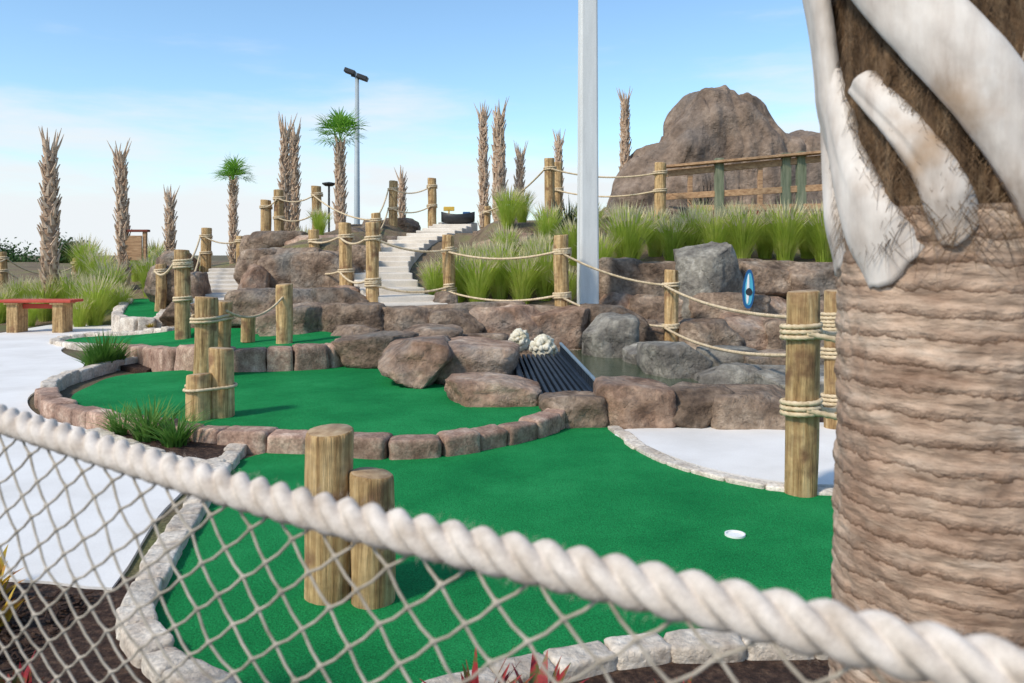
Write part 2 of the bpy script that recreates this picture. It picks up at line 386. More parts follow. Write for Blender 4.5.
# ---------------------------------------------------------------- terrain
cols=[(-11,[(16,-.06),(19,.35),(24,1.0),(60,1.1)]),
      (-7.2,[(15.8,-.06),(18,.35),(21,.9),(25,1.4)]),
      (-5.9,[(12.6,-.06),(14.4,.3),(17,.75),(21,1.35),(25,1.6)]),
      (-5.2,[(12.2,-.06),(12.6,.3),(15,.6),(19,1.0),(22,2.0)]),
      (-4.5,[(11.8,-.06),(12.2,.4),(14.6,.7),(15.2,1.6),(18,1.9),(22,2.3)]),
      (-3.3,[(11.8,-.06),(12.2,.5),(14.4,.75),(15.0,1.7),(18,1.95),(22,2.3)]),
      (-2.9,[(11.6,-.06),(12.0,.45),(12.6,.5),(20,2.0)]),
      (-0.95,[(11.6,-.06),(12.0,.45),(12.6,.5),(20,2.0)]),
      (-.5,[(11.5,-.06),(11.9,.5),(13,.62),(15,1.45),(17.5,2.15),(20,2.3)]),
      (1.5,[(11.6,-.06),(12.0,.5),(13,.62),(15,1.45),(17.5,2.15),(20,2.3)]),
      (2.6,[(12.8,-.06),(13.5,1.25),(15,1.5),(17.5,2.2),(20,2.3)]),
      (40,[(12.6,-.06),(13.4,1.25),(15,1.5),(17.5,2.2),(20,2.3)])]
def hgt(x,y):
    def pr(p): return float(np.interp(y,[a for a,b in p],[b for a,b in p]))
    if x<=cols[0][0]: z=pr(cols[0][1])
    elif x>=cols[-1][0]: z=pr(cols[-1][1])
    else:
        for (x0,p0),(x1,p1) in zip(cols,cols[1:]):
            if x0<=x<=x1:
                t=(x-x0)/(x1-x0); z=pr(p0)*(1-t)+pr(p1)*t; break
    if z>0: z+=.04*noise.noise(Vector((x*.9,y*.9,0)))
    ed=min(1,max(0,(62-y)/10),max(0,(x+42)/8),max(0,(40-x)/8))
    return -.06+(z+.06)*ed
V=[];Fc=[]
xs=list(np.arange(-42,-12,1.0))+list(np.arange(-12,14,.2))+list(np.arange(14,41,1.0)); ys=list(np.arange(11,24,.2))+list(np.arange(24,63,1.0))
for y in ys:
    for x in xs: V.append((x,y,hgt(x,y)))
nx=len(xs)
for j in range(len(ys)-1):
    for i in range(nx-1):
        a=j*nx+i; Fc.append((a,a+1,a+nx+1,a+nx))
o=mesh_obj('hill_terrain',V,Fc,'hill'); o['kind']='structure'
o=mesh_obj('ground',[(-1500,-300,0),(1500,-300,0),(1500,3000,0),(-1500,3000,0)],[(0,1,2,3)],'ground',smooth=False); o['kind']='structure'
slab('mulch_bed',[(-6,-2),(4,-2),(5,3.4),(1.3,3.1),(-.5,2.7),(-1.5,3.0),(-1.6,3.55),(-6,3.6)],.008,-.02,'mulch')
slab('pond_bank',[(-1.9,7.5),(.5,6.3),(3,6.3),(5.5,6.5),(7,12.9),(2,12.9),(-2.5,12.2)],.004,-.02,'mulch')
V=[];Fc=[]
rnd=random.Random(5)
for i in range(7000):
    x=rnd.uniform(-3.4,2.2); y=rnd.uniform(1.6,3.35)
    if not (x<-1.72 or y<2.32): continue
    R=Matrix.Rotation(rnd.uniform(0,6.28),3,'Z')@Matrix.Rotation(rnd.uniform(-.6,.6),3,'X')@Matrix.Rotation(rnd.uniform(-.5,.5),3,'Y')
    addbox(V,Fc,(x,y,.012+rnd.uniform(0,.02)),(rnd.uniform(.02,.06),rnd.uniform(.006,.016),.006),R)
o=mesh_obj('wood_chips',V,Fc,'mulch',smooth=False); o['kind']='stuff'

# sidewalks
sw=[G(-250,590),G(0,583),G(112,592),G(128,570),G(158,520),G(195,474),G(150,456),G(95,434),G(40,418),G(28,400),G(50,386),G(85,372),(-5.7,10.6),G(62,350),G(110,340),G(178,334),G(186,320),G(110,317),G(0,334),G(-120,350),G(-400,385)]
slab('sidewalk',sw,.02,-.02,'concrete')
cp=[G(618,433),G(655,452),G(705,470),G(780,485),G(850,488),G(960,490),G(1000,440),G(850,426),G(740,425)]
slab('concrete_path',cp,.02,-.02,'concrete')
# greens
gA=[G(140,612),G(168,560),G(196,518),G(222,482),G(240,462),G(300,450),G(400,450),G(520,430),G(560,424),G(612,428),G(650,455),G(702,474),G(780,490),G(860,494),G(980,500),G(1120,560),G(1090,640),G(900,652),G(700,654),G(620,662),G(520,684),G(430,710),G(300,725),G(200,690),G(150,648)]
slab('putting_green',gA,.014,-.02,'turf')
z2=.12
gB=[G(72,400,z2),G(90,386,z2),G(130,374,z2),G(250,366,z2),G(340,358,z2),G(400,372,z2),G(455,388,z2),G(548,402,z2),G(556,412,z2),G(500,432,z2),G(400,440,z2),G(300,436,z2),G(215,432,z2),G(120,420,z2)]
slab('putting_green',gB,z2,-.02,'turf')
def zu(u): return float(np.interp(u,[60,115,190,345],[.05,.12,.34,.36]))
def zC(x,y): return zu(512+x/y*F)
def GC(u,v): return G(u,v,zu(u))
slab('putting_green',[GC(64,341),GC(100,336),GC(170,331),GC(300,329),GC(340,336),GC(330,345),GC(250,348),GC(180,347),GC(118,344)],zC,-.02,'turf')
kerb('stone_kerb',[GC(345,342),GC(330,347),GC(250,351),GC(185,351),GC(135,349),GC(108,346)],0,.24,lambda x,y:zC(x,y)+.075,.34,'kerb','brown block kerb holding up the upper green')
kerb('stone_kerb',[GC(106,346),GC(60,343),GC(60,339),GC(100,334),GC(172,329)],0,.15,lambda x,y:zC(x,y)+.06,.24,'kerbwhite','pale stone kerb along the upper green')
gD=[G(118,318,.3),G(158,320,.3),G(166,300,.5),G(150,297,.5),G(128,298,.5)]
def zD(x,y): return float(np.interp(y,[14,19],[.30,.5]))
slab('putting_green',gD,zD,-.02,'turf')
kerb('stone_kerb',[gD[4],gD[0],gD[1],gD[2]],0,.2,lambda x,y:zD(x,y)+.08,.35,'kerbwhite','pale stone kerb around a small distant green')
# cup
cx,cy=G(735,538)
V=[];Fc=[];n=28
for rr,zz in((.052,.012),(.052,.024),(.044,.024),(.044,.016)):
    for k in range(n): V.append((rr*math.cos(k*2*math.pi/n),rr*math.sin(k*2*math.pi/n),zz))
for i in range(3):
    for k in range(n): Fc.append((i*n+k,i*n+(k+1)%n,(i+1)*n+(k+1)%n,(i+1)*n+k))
V.append((0,0,.0175)); Fc+=[(3*n+k,3*n+(k+1)%n,4*n) for k in range(n)]
tag(mesh_obj('golf_cup',V,Fc,'white',loc=(cx,cy,0),smooth=False),'small white golf hole cup set in green turf','golf hole')

# kerbs
kerb('stone_kerb',[G(48,402),G(55,415),G(100,430),G(170,442),G(215,447),G(260,451),G(320,453),G(375,458),G(430,457),G(500,446),G(545,433),G(560,424),G(562,412)],0,.20,.185,.30,'kerb','reddish brown stone kerb edging a raised putting green')
kerb('stone_kerb',[G(48,400),G(52,392),G(75,382),G(108,372),G(150,364)],0,.14,.17,.22,'kerbwhite','pale stone kerb between concrete path and green')
kerb('stone_kerb',[G(240,452),G(222,475),G(200,508),G(172,552),G(148,596),G(136,628),G(162,668),G(215,705),G(310,732),G(430,712),G(520,686),G(590,668),G(650,656),G(760,653),G(900,653),G(1050,653)],0,.13,.10,.20,'kerbwhite','pale rough stone kerb around the front green')
kerb('stone_kerb',[G(612,430),G(650,456),G(705,477),G(780,492),G(850,496),G(960,500)],0,.11,.07,.2,'kerbwhite','low pale stone edging beside concrete pad')
kerb('stone_kerb',[G(92,438),G(145,458),G(198,474),G(222,470)],0,.12,.11,.2,'kerbwhite','pale stone edging around a small planting bed')
slab('planter_soil',[G(95,436),G(140,452),G(198,468),G(232,462),G(240,452),G(170,444)],.05,-.02,'mulch')
slab('planter_soil',[G(90,376),G(140,364),(-4.4,9.6),(-5.4,10.4),G(84,370)],.06,-.02,'mulch')

# ---------------------------------------------------------------- boulders
B=boulder
B(338,412,334,366,9.3,'rock',1.0,blk=True); B(384,462,340,388,7.9,'rockred',1.7); B(408,520,346,390,8.1,'rockred',1.6,blk=True,rot=-.1); B(446,538,380,408,6.95,'rockred',.8,blk=True,rot=0)
B(541,604,397,431,6.6,'rock',.6,blk=True); B(596,672,386,431,6.55,'rockred',.8,blk=True,rot=0); B(655,728,389,432,6.55,'rock',.8,blk=True,rot=0); B(708,800,391,433,6.5,'rock',.7,blk=True,rot=0)
B(766,855,372,412,7.4,'rockgrey',.9,blk=True); B(700,790,366,398,8.2,'rockgrey',.7,blk=True); B(584,638,316,368,10.4,'rockgrey',.9,blk=True)
B(646,706,344,390,8.7,'rockgrey',.8,blk=True); B(626,662,344,374,9.8,'rockgrey',.6,blk=True); B(700,760,350,378,9.6,'rockgrey',.8,blk=True); B(748,800,352,380,9.2,'rock',.7,blk=True)
B(436,512,352,385,8.9,'rock',.9,blk=True); B(328,376,326,350,10.6,'rock',.7,blk=True); B(494,530,350,370,10.5,'rock',.6,blk=True)
B(552,600,348,362,11.2,'rock',.5,blk=True); B(790,860,336,378,9.4,'rock',.9,blk=True); B(390,460,328,354,10.2,'rock',.9,blk=True); B(450,505,334,356,10.6,'rock',.6,blk=True)
for a in[(250,400,306,348,11.6),(380,520,304,348,11.6),(500,620,306,350,11.6),(228,360,290,330,12.3)]: B(*a,'rock',.7,label='long low brown rock ledge of the terraced wall',blk=True,rot=0)
u=262
while u<600:
    w=random.uniform(36,66); t=(u-262)/340
    B(u-6,u+w+8,304+random.uniform(-3,3)+t*4,346+random.uniform(-3,3),11.3+random.uniform(-.12,.12),'rock' if random.random()<.7 else 'rockred',.8,blk=True,rot=random.uniform(-.06,.06)); u+=w
u=236
while u<350:
    w=random.uniform(28,46)
    B(u-6,u+w+8,290+random.uniform(-3,3),322,12.0,'rock',.7,blk=True,rot=random.uniform(-.06,.06)); u+=w
for a in[(240,270,264,305,14.0),(238,284,248,288,14.6),(262,322,247,292,14.4),(296,360,249,292,14.3),(248,304,230,252,17),(288,349,234,256,16.5),(334,370,244,285,14.6),(326,360,286,306,13.0),(240,268,234,262,18)]:
    B(*a,'rock' if random.random()<.75 else 'rockred',1.1,blk=True)
for a in[(345,370,226,250,18),(362,382,218,240,20),(384,418,217,232,22.6)]: B(*a,'rock',1.2,blk=True)
for a in[(432,456,292,312,12.2),(440,464,266,290,13.6),(462,484,248,262,16),(474,494,231,242,19),(345,364,266,290,14.2),(352,372,248,266,16.4),(384,400,235,246,19)]: B(*a,'rock',.9,blk=True)
for a in[(148,186,264,302,15.5),(174,204,272,318,14.0),(160,190,250,275,18),(166,190,300,322,13.2),(187,210,302,322,13.0),(246,262,250,270,19),(232,250,304,320,12.8)]:
    B(*a,'rock',.9,blk=True)
B(474,548,231,262,14.8,'rockred',1.1); B(500,520,226,240,17,'rock',.8)
B(596,760,260,325,13.2,'rock',.9,blk=True,rot=0,label='long low brown rock ledge of the terraced wall'); B(740,920,262,330,13.2,'rock',.9,blk=True,rot=0,label='long low brown rock ledge of the terraced wall'); B(596,860,306,352,12.4,'rock',.9,blk=True,rot=0,label='long low brown rock ledge of the terraced wall')
for a in[(596,650,257,300,12.9,'rock'),(596,640,292,326,12.6,'rockred'),(634,696,261,302,12.8,'rock'),(630,690,296,330,12.4,'rock'),(680,746,241,328,12.3,'rockgrey'),(738,806,260,300,12.8,'rock'),(738,800,296,330,12.3,'rockred'),(790,856,262,304,12.6,'rock'),(790,850,300,334,12.1,'rock'),(840,910,262,330,12.6,'rock'),
         (596,655,318,350,12.0,'rock'),(636,696,324,352,11.6,'rock'),(680,742,320,354,11.2,'rock'),(722,786,316,356,11.3,'rockred'),(768,836,320,362,11.0,'rock'),(825,890,330,380,10.5,'rock'),(692,764,292,326,12.0,'rock')]:
    B(*a[:5],a[5],.9,blk=(a[5]!='rockgrey'),rot=random.uniform(-.08,.08))
for a in[(600,640,206,222,17.6),(640,700,206,220,17.3),(760,840,206,222,16.4)]: B(*a,'rock',.8,blk=True)

# rounded artificial rock massif: one surface from a smooth maximum of several lobes over a ground grid
def rock_hill():
    d0=26.0; x0,x1=X(608,d0),X(905,d0); y0,y1=24.0,29.5; nx_,ny_=300,120
    zb=Z(222,d0)-.3
    lobes=[(728,46,96,3.2),(706,40,104,3.0),(752,34,112,3.0),(668,46,142,2.6),(640,26,168,2.4),(795,52,136,3.2),(835,55,142,3.0),(880,40,170,2.6),(735,95,150,4)]
    V=[];Fc=[]
    for j in range(ny_+1):
        y=y0+(y1-y0)*j/ny_
        for i in range(nx_+1):
            x=x0+(x1-x0)*i/nx_
            wx=x+.35*noise.noise(Vector((x*.8,y*.8,3))); wy=y+.3*noise.noise(Vector((x*.8,y*.8,9)))
            acc=0
            for cu,hw,vt,p in lobes:
                cx=X(cu,d0); rx=hw/F*d0*1.12; ry=1.9; q=(abs((wx-cx)/rx)**p+abs((wy-26.7)/ry)**p)
                top=Z(vt,d0)-zb
                hh=top*max(0,1-q)**(.42)
                acc+=hh**7
            h=acc**(1/7)
            if h>.05:
                f=abs(noise.noise(Vector((x*.75,y*.7,h*.35)))); h-=.55*max(0,.12-f)/.12*.5
                h+=.20*noise.noise(Vector((x*.9,y*.9,0)))+.10*noise.fractal(Vector((x*2,y*2,0)),1,2,4)
            V.append((x+.12*noise.noise(Vector((h*1.3,y,x*.4))),y+.35*noise.noise(Vector((h*1.2,x*1.0,5)))-.22*abs(noise.noise(Vector((x*1.8,h*.9,1)))),zb+h))
    w=nx_+1
    for j in range(ny_):
        for i in range(nx_):
            a=j*w+i; Fc.append((a,a+1,a+w+1,a+w))
    o=mesh_obj('rock_hill',V,Fc,'rockdome'); sm=o.modifiers.new('smooth','SMOOTH'); sm.factor=.5; sm.iterations=2
    tag(o,'tall rounded brown artificial rock massif above the deck','rock formation')
rock_hill()

# ---------------------------------------------------------------- pond, bridge, corals
slab('pond_water',[(-.3,8.4),(.4,7.3),(1.6,7.2),(3.2,7.3),(4.2,8.4),(4.0,10.2),(2.6,11.3),(.2,11.2)],.10,-.02,'water')
e=empty('footbridge',(.42,7.7,0)); pl=e.location.copy()
A0=Vector((.13,7.2,.13));A1=Vector((.76,7.2,.13));B0=Vector((.0,9.2,.28));B1=Vector((.53,9.2,.28))
V=[];Fc=[]
for i in range(10):
    t=(i+.5)/10; a=A0.lerp(A1,t);b=B0.lerp(B1,t); R=(b-a).to_track_quat('Y','Z').to_matrix(); addbox(V,Fc,(a+b)/2-pl,(.034,(b-a).length,.05),R)
for i in range(14):
    t=(i+.5)/14; a=A0.lerp(B0,t);b=A1.lerp(B1,t); addbox(V,Fc,(a+b)/2-pl-Vector((0,0,.03)),((b-a).length,.05,.02))
bev(mesh_obj('deck_slats',V,Fc,'navy',e,smooth=False),.004)
for a,b in((A0,B0),(A1,B1)):
    board('side_beam',a,b,.04,.11,'navy',e,pl)
a=A1+Vector((.03,0,.15));b=B1+Vector((.03,0,.15)); board('handrail',a,b,.03,.025,'edge',e,pl)
V=[];Fc=[]
for i in range(26):
    t=i/25; c=A1.lerp(B1,t)+Vector((.03,0,.08)); addbox(V,Fc,c-pl,(.014,.018,.14))
mesh_obj('balusters',V,Fc,'navy',e,smooth=False)
tag(e,'small near black slatted footbridge across the pond','footbridge')
for (u0,u1,v0,v1,d) in[(507,532,328,352,10.0),(528,558,334,362,9.4)]:
    V=[];Fc=[];w=(u1-u0)/F*d
    cxx=X((u0+u1)/2,d); zb=Z(v1,d); hh=(v1-v0)/F*d
    for k in range(60):
        bm=bmesh.new(); bmesh.ops.create_icosphere(bm,subdivisions=2,radius=1); b=len(V)
        th=random.uniform(0,6.28); el=random.uniform(.1,1.5); rr=.36*w*math.cos(el); hz=hh*(.35+.5*math.sin(el)); s=random.uniform(.09,.14)*w
        for v in bm.verts: V.append(Vector((rr*math.cos(th),rr*math.sin(th),hz))+v.co*s*(1+.6*noise.noise(v.co*3+Vector((k,0,0)))))
        Fc+=[tuple(b+l.vert.index for l in f.loops) for f in bm.faces]; bm.free()
    bm=bmesh.new(); bmesh.ops.create_icosphere(bm,subdivisions=3,radius=1); b=len(V)
    for v in bm.verts: V.append(Vector((v.co.x*.36*w,v.co.y*.36*w,hh*.38+v.co.z*hh*.42)))
    Fc+=[tuple(b+l.vert.index for l in f.loops) for f in bm.faces]; bm.free()
    tag(mesh_obj('coral_ornament',V,Fc,'coral',loc=(cxx,d,zb)),'knobbly cream coral ornament on the stream rocks','ornament','cream coral ornaments')
    B(u0-3,u1+4,v1-5,v1+9,d-.1,'rock',.6,blk=True)

# ---------------------------------------------------------------- stairs
def stairs(pts,n,w,label):
    path=catmull(pts,False,.1); e=empty('staircase',path[0]); p0=path[0].copy()
    S=[0]
    for a,b in zip(path,path[1:]): S.append(S[-1]+(b-a).length)
    def at(s):
        i=max(0,min(int(np.searchsorted(S,s))-1,len(path)-2)); t=(s-S[i])/max(1e-6,S[i+1]-S[i]); return path[i]+(path[i+1]-path[i])*t
    V=[];Fc=[]
    for i in range(n):
        a=at(S[-1]*i/n);b=at(S[-1]*(i+1)/n); hd=Vector((b.x-a.x,b.y-a.y,0)); R=hd.to_track_quat('Y','Z').to_matrix()
        top=b.z-p0.z; m=(a+b)/2-p0; addbox(V,Fc,Vector((m.x,m.y,top-.3)),(w*random.uniform(.97,1.03),hd.length*1.12,.6-.003*(i%3)),R)
    bev(mesh_obj('steps',V,Fc,'stairs',e,smooth=False),.018)
    tag(e,label,'stairs')
stairs([(X(414,12.0),12.0,Z(310,12.0)),(X(390,13.4),13.4,Z(290,13.4)),(X(382,15.4),15.4,Z(266,15.4)),(X(404,18.0),18.0,Z(246,18.0)),(X(440,20.4),20.4,Z(232,20.4)),(X(460,23),23,Z(223,23))],19,1.05,'pale beige concrete steps curving up through the rockwork')
stairs([(X(216,13.2),13.2,Z(308,13.2)),(X(222,16),16,Z(286,16)),(X(232,19),19,Z(268,19))],9,.9,'short pale concrete steps between boulders')

# ---------------------------------------------------------------- fences
rope_fence([(449,235,308,13,.10),(562,235,316,11.9,.11),(671,270,346,11.6,.10),(835,290,430,6.6,.085),(801,291,495,4.81,.095),(1130,300,500,4.7,.095)],
 [(0,1,.78,.80,.12),(0,1,.24,.26,.12),(1,2,.78,.80,.10),(1,2,.24,.26,.10),(2,3,.80,.80,.12),(2,3,.25,.55,.15),(3,4,.72,.80,.02),(3,4,.22,.43,.04),(4,5,.80,.8,.1),(4,5,.43,.43,.1)],
 'log post and rope fence beside pond and stream')
rope_fence([(315,230,287,15,.10),(346,223,292,14.0,.11),(373,222,306,12.4,.10),(449,235,308,12.95,.06)],
 [(0,1,.8,.8,.06),(0,1,.3,.3,.06),(1,2,.8,.8,.1),(1,2,.3,.3,.1),(2,3,.8,.8,.1),(2,3,.25,.3,.1)],'log post and rope fence along the foot of the steps')
rope_fence([(376,213,250,17,.10),(393,181,224,22,.12),(432,178,221,22,.12)],[(0,1,.8,.8,.2),(0,1,.35,.35,.2),(1,2,.8,.8,.15),(1,2,.35,.35,.15)],'log post and rope fence at the top of the steps')
rope_fence([(266,200,236,20,.13),(279,190,233,20,.12),(317,186,228,20,.12),(376,213,250,17.3,.08)],[(0,1,.8,.8,.06),(1,2,.8,.8,.14),(1,2,.35,.35,.14),(2,3,.8,.8,.14)],'log post and rope fence on the upper terrace')
rope_fence([(161,264,300,15.5,.10),(183,250,332,11.8,.11),(206,228,270,19,.12),(240,236,262,19,.09)],[(0,1,.8,.85,.12),(1,2,.8,.8,.25),(1,2,.4,.4,.25),(2,3,.8,.8,.1)],'log post and rope fence beside the upper green')
rope_fence([(487,206,228,20,.08),(550,158,213,17,.11),(558,162,213,18.3,.10),(660,163,214,16.6,.12)],[(0,1,.7,.8,.15),(1,3,.8,.8,.14),(2,3,.45,.45,.14)],'log post and rope fence on top of the planted slope')
rope_fence([(-30,255,290,19,.1),(3,252,284,20,.1),(76,258,284,22,.1)],[(0,1,.8,.8,.1),(1,2,.8,.8,.35),(1,2,.4,.4,.35)],'log post and rope fence beyond the concrete path')

def bollards(spec,label,group='log bollards on the putting greens'):
    out=[]
    for u,v0,v1,zg,r in spec:
        x,y=G(u,v1,zg); h=(v1-v0)/F*y
        o=log_post('log_bollard',(x,y,zg),r,h,sink=.05,tilt=.012)
        tag(o,label,'bollard',group); out.append((x,y,zg,h,r))
    return out
def band(Ws,zrel,rr,label,turns=2):
    pts=[]
    for x,y,z,h,r in Ws:
        for k in range(16): pts.append((x+(r+rr)*math.cos(k*math.pi/8),y+(r+rr)*math.sin(k*math.pi/8)))
    pts=sorted(set(pts))
    def half(ps):
        o=[]
        for p in ps:
            while len(o)>=2 and (o[-1][0]-o[-2][0])*(p[1]-o[-2][1])-(o[-1][1]-o[-2][1])*(p[0]-o[-2][0])<=0: o.pop()
            o.append(p)
        return o[:-1]
    hull=half(pts)+half(pts[::-1])
    P=[];m=len(hull)
    for t in range(int(turns*m)+1):
        q=hull[t%m]; P.append(Vector((q[0],q[1],Ws[0][2]+zrel+rr*1.9*t/m)))
    V,Fc=sweep_rope(P,rr,rr*7,n=9)
    c=Vector((Ws[0][0],Ws[0][1],Ws[0][2]+zrel))
    tag(mesh_obj('rope_band',[v-c for v in V],Fc,'rope',loc=c),label,'rope','rope bands tied around logs')
bollards([(328,430,596,0.012,.100)],'taller weathered tan log bollard standing on green turf')
bollards([(372,473,600,0.012,.092)],'shorter weathered tan log bollard standing on green turf')
w=bollards([(199,374,419,.12,.098),(222,348,416,.12,.098)],'short log bollard tied with rope on the raised green')
band(w,.24,.014,'pale rope tied around two short logs',1)
w=bollards([(205,297,377,.12,.125),(222,301,372,.12,.10)],'tall log bollard tied with rope on the raised green')
band(w,.60,.018,'pale rope tied around two tall logs',2)
bollards([(284,284,341,.36,.105),(248,316,338,.36,.09)],'short tan log bollard on the upper green')
V,Fc=sweep_rope(sag_path((X(286,10.1),10.05,.95),(X(228,8.9),8.85,.83),.16),.016,.11,n=8)
c=V[0].copy(); tag(mesh_obj('hanging_rope',[v-c for v in V],Fc,'rope',loc=c),'slack tan rope strung between log bollards','rope')

# ---------------------------------------------------------------- near rope and net
def ry(x): return .74-.62*x
def rz(x): return 1.168+.035*(x-.1)**2
e=empty('net_fence',(-1.7,ry(-1.7),0)); pl=e.location.copy()
for x in(-1.7,1.15): log_post('post',(x,ry(x),0),.09,1.35,e,pl,sink=.05)
path=[Vector((x,ry(x)+.003*math.sin(x*9),rz(x)+.002*math.sin(x*7+1))) for x in np.linspace(-1.62,1.08,140)]
V,Fc=sweep_rope(path,.0215,.104,n=90,spacing=.0028,bb=.465)
mesh_obj('top_rope',[v-pl for v in V],Fc,'ropewhite',e)
V=[];Fc=[]
rnd=random.Random(9)
for i in range(2200):
    x=rnd.uniform(-1.1,.5); a=rnd.uniform(0,6.28); c=Vector((x,ry(x),rz(x))); t=Vector((1,-.62,0)).normalized(); s1=Vector((t.y,-t.x,0)); o_=s1*math.cos(a)+Vector((0,0,math.sin(a)))
    p=c+o_*.019; q=p+(o_*rnd.uniform(.1,1)+t*rnd.uniform(-1,1)+Vector((0,0,rnd.uniform(-.5,.3)))).normalized()*rnd.uniform(.004,.012); sd=t*.00018
    b=len(V); V+=[p-sd-pl,p+sd-pl,q-pl]; Fc.append((b,b+1,b+2))
o=mesh_obj('loose_fibre',V,Fc,'ropewhite',e,smooth=False)
tdir=Vector((1,-.62,0)).normalized(); L_=2.9; start=Vector((-1.62,ry(-1.62),0))
ws=.069; hs=.053; ni=int(L_/(ws/2)); nj=int(1.12/(hs/2))
node={}
rnd=random.Random(3)
for j in range(nj+1):
    for i in range(ni+1):
        if (i+j)%2: continue
        s=i*ws/2; x=start.x+tdir.x*s
        top=rz(x)-.012
        z=top-j*hs/2
        if j>0: z-= .014*min(j,6)/6*(1+math.sin(s*4.0))*.5
        jt=0 if j==0 else .003
        lean=.03*math.sin(j*.12+s)*min(1,j/6)
        nrm=Vector((tdir.y,-tdir.x,0))
        node[i,j]=start+tdir*(s+rnd.uniform(-jt,jt)+.012*math.sin(j*.22+s*2)*min(1,j/5))+nrm*(lean+rnd.uniform(-jt,jt))+Vector((0,0,z+rnd.uniform(-jt,jt)))
V=[];Fc=[]
def tube(a,b,r,n=6,sag=.003):
    mid=(a+b)/2-Vector((0,0,sag))
    t=(b-a).normalized(); s=t.cross(Vector((0,1,.1))).normalized(); q=t.cross(s); base=len(V)
    for p in(a,mid,b):
        for k in range(n): V.append(p+(s*math.cos(k*2*math.pi/n)+q*math.sin(k*2*math.pi/n))*r-pl)
    for m_ in range(2):
        for k in range(n): Fc.append((base+m_*n+k,base+m_*n+(k+1)%n,base+(m_+1)*n+(k+1)%n,base+(m_+1)*n+k))
for (i,j),p in node.items():
    for di in(-1,1):
        q=node.get((i+di,j+1))
        if q is not None: tube(p,q,.0018)
    base=len(V); r=.0042
    for d_ in((1,0,0),(-1,0,0),(0,1,0),(0,-1,0),(0,0,1),(0,0,-1)): V.append(p+Vector(d_)*r*rnd.uniform(.8,1.3)-pl)
    for f in((0,2,4),(2,1,4),(1,3,4),(3,0,4),(2,0,5),(1,2,5),(3,1,5),(0,3,5)): Fc.append(tuple(base+k for k in f))
mesh_obj('netting',V,Fc,'net',e)
tag(e,'thick twisted cream rope fence with diamond cord netting','fence')

# ---------------------------------------------------------------- near palm
pc=Vector((.905,1.6,0)); phc=math.atan2(-1.6,-.905)
e=empty('palm_tree',pc)
V=[];Fc=[];n=260;rings=400;z1=1.56
for i in range(rings+1):
    z=z1*i/rings
    base=.249-.020*z/z1+.03*max(0,(.25-z)/.25)
    for k in range(n):
        a=2*math.pi*k/n; cv=Vector((math.cos(a),math.sin(a),0))
        zz=z+.020*noise.noise(cv*1.2+Vector((0,0,z*1.1)))+.007*noise.noise(cv*5+Vector((0,0,z*5)))
        idx_=math.floor(zz/.046); ph=(zz/.046)%1.0
        ring=(math.sin(ph*math.pi)**.6*.0048)*(.9+1.1*noise.noise(cv*2.0+Vector((0,0,idx_*3.7))))
        r=base+ring+.009*noise.fractal(cv*1.8+Vector((0,0,z*3)),1,2,4)+.0035*noise.fractal(Vector((cv.x*8,cv.y*8,z*26)),.8,2,3)
        V.append((r*cv.x,r*cv.y,z-.02))
for i in range(rings):
    for k in range(n):
        k2=(k+1)%n; Fc.append((i*n+k,i*n+k2,(i+1)*n+k2,(i+1)*n+k))
mesh_obj('trunk',V,Fc,'bark',e)
V=[];Fc=[];n=200;rings=160
for i in range(rings+1):
    z=1.46+2.0*i/rings
    for k in range(n):
        a=2*math.pi*k/n; cv=Vector((math.cos(a),math.sin(a),0))
        r=.234+.02*noise.fractal(Vector((cv.x*7,cv.y*7,z*3)),.9,2,4)+.008*noise.noise(Vector((cv.x*25,cv.y*25,z*6)))-.03*math.exp(-(z-1.46)/.05)
        V.append((r*cv.x,r*cv.y,z))
for i in range(rings):
    for k in range(n):
        k2=(k+1)%n; Fc.append((i*n+k,i*n+k2,(i+1)*n+k2,(i+1)*n+k))
mesh_obj('fibre_sheath',V,Fc,'fibre',e)
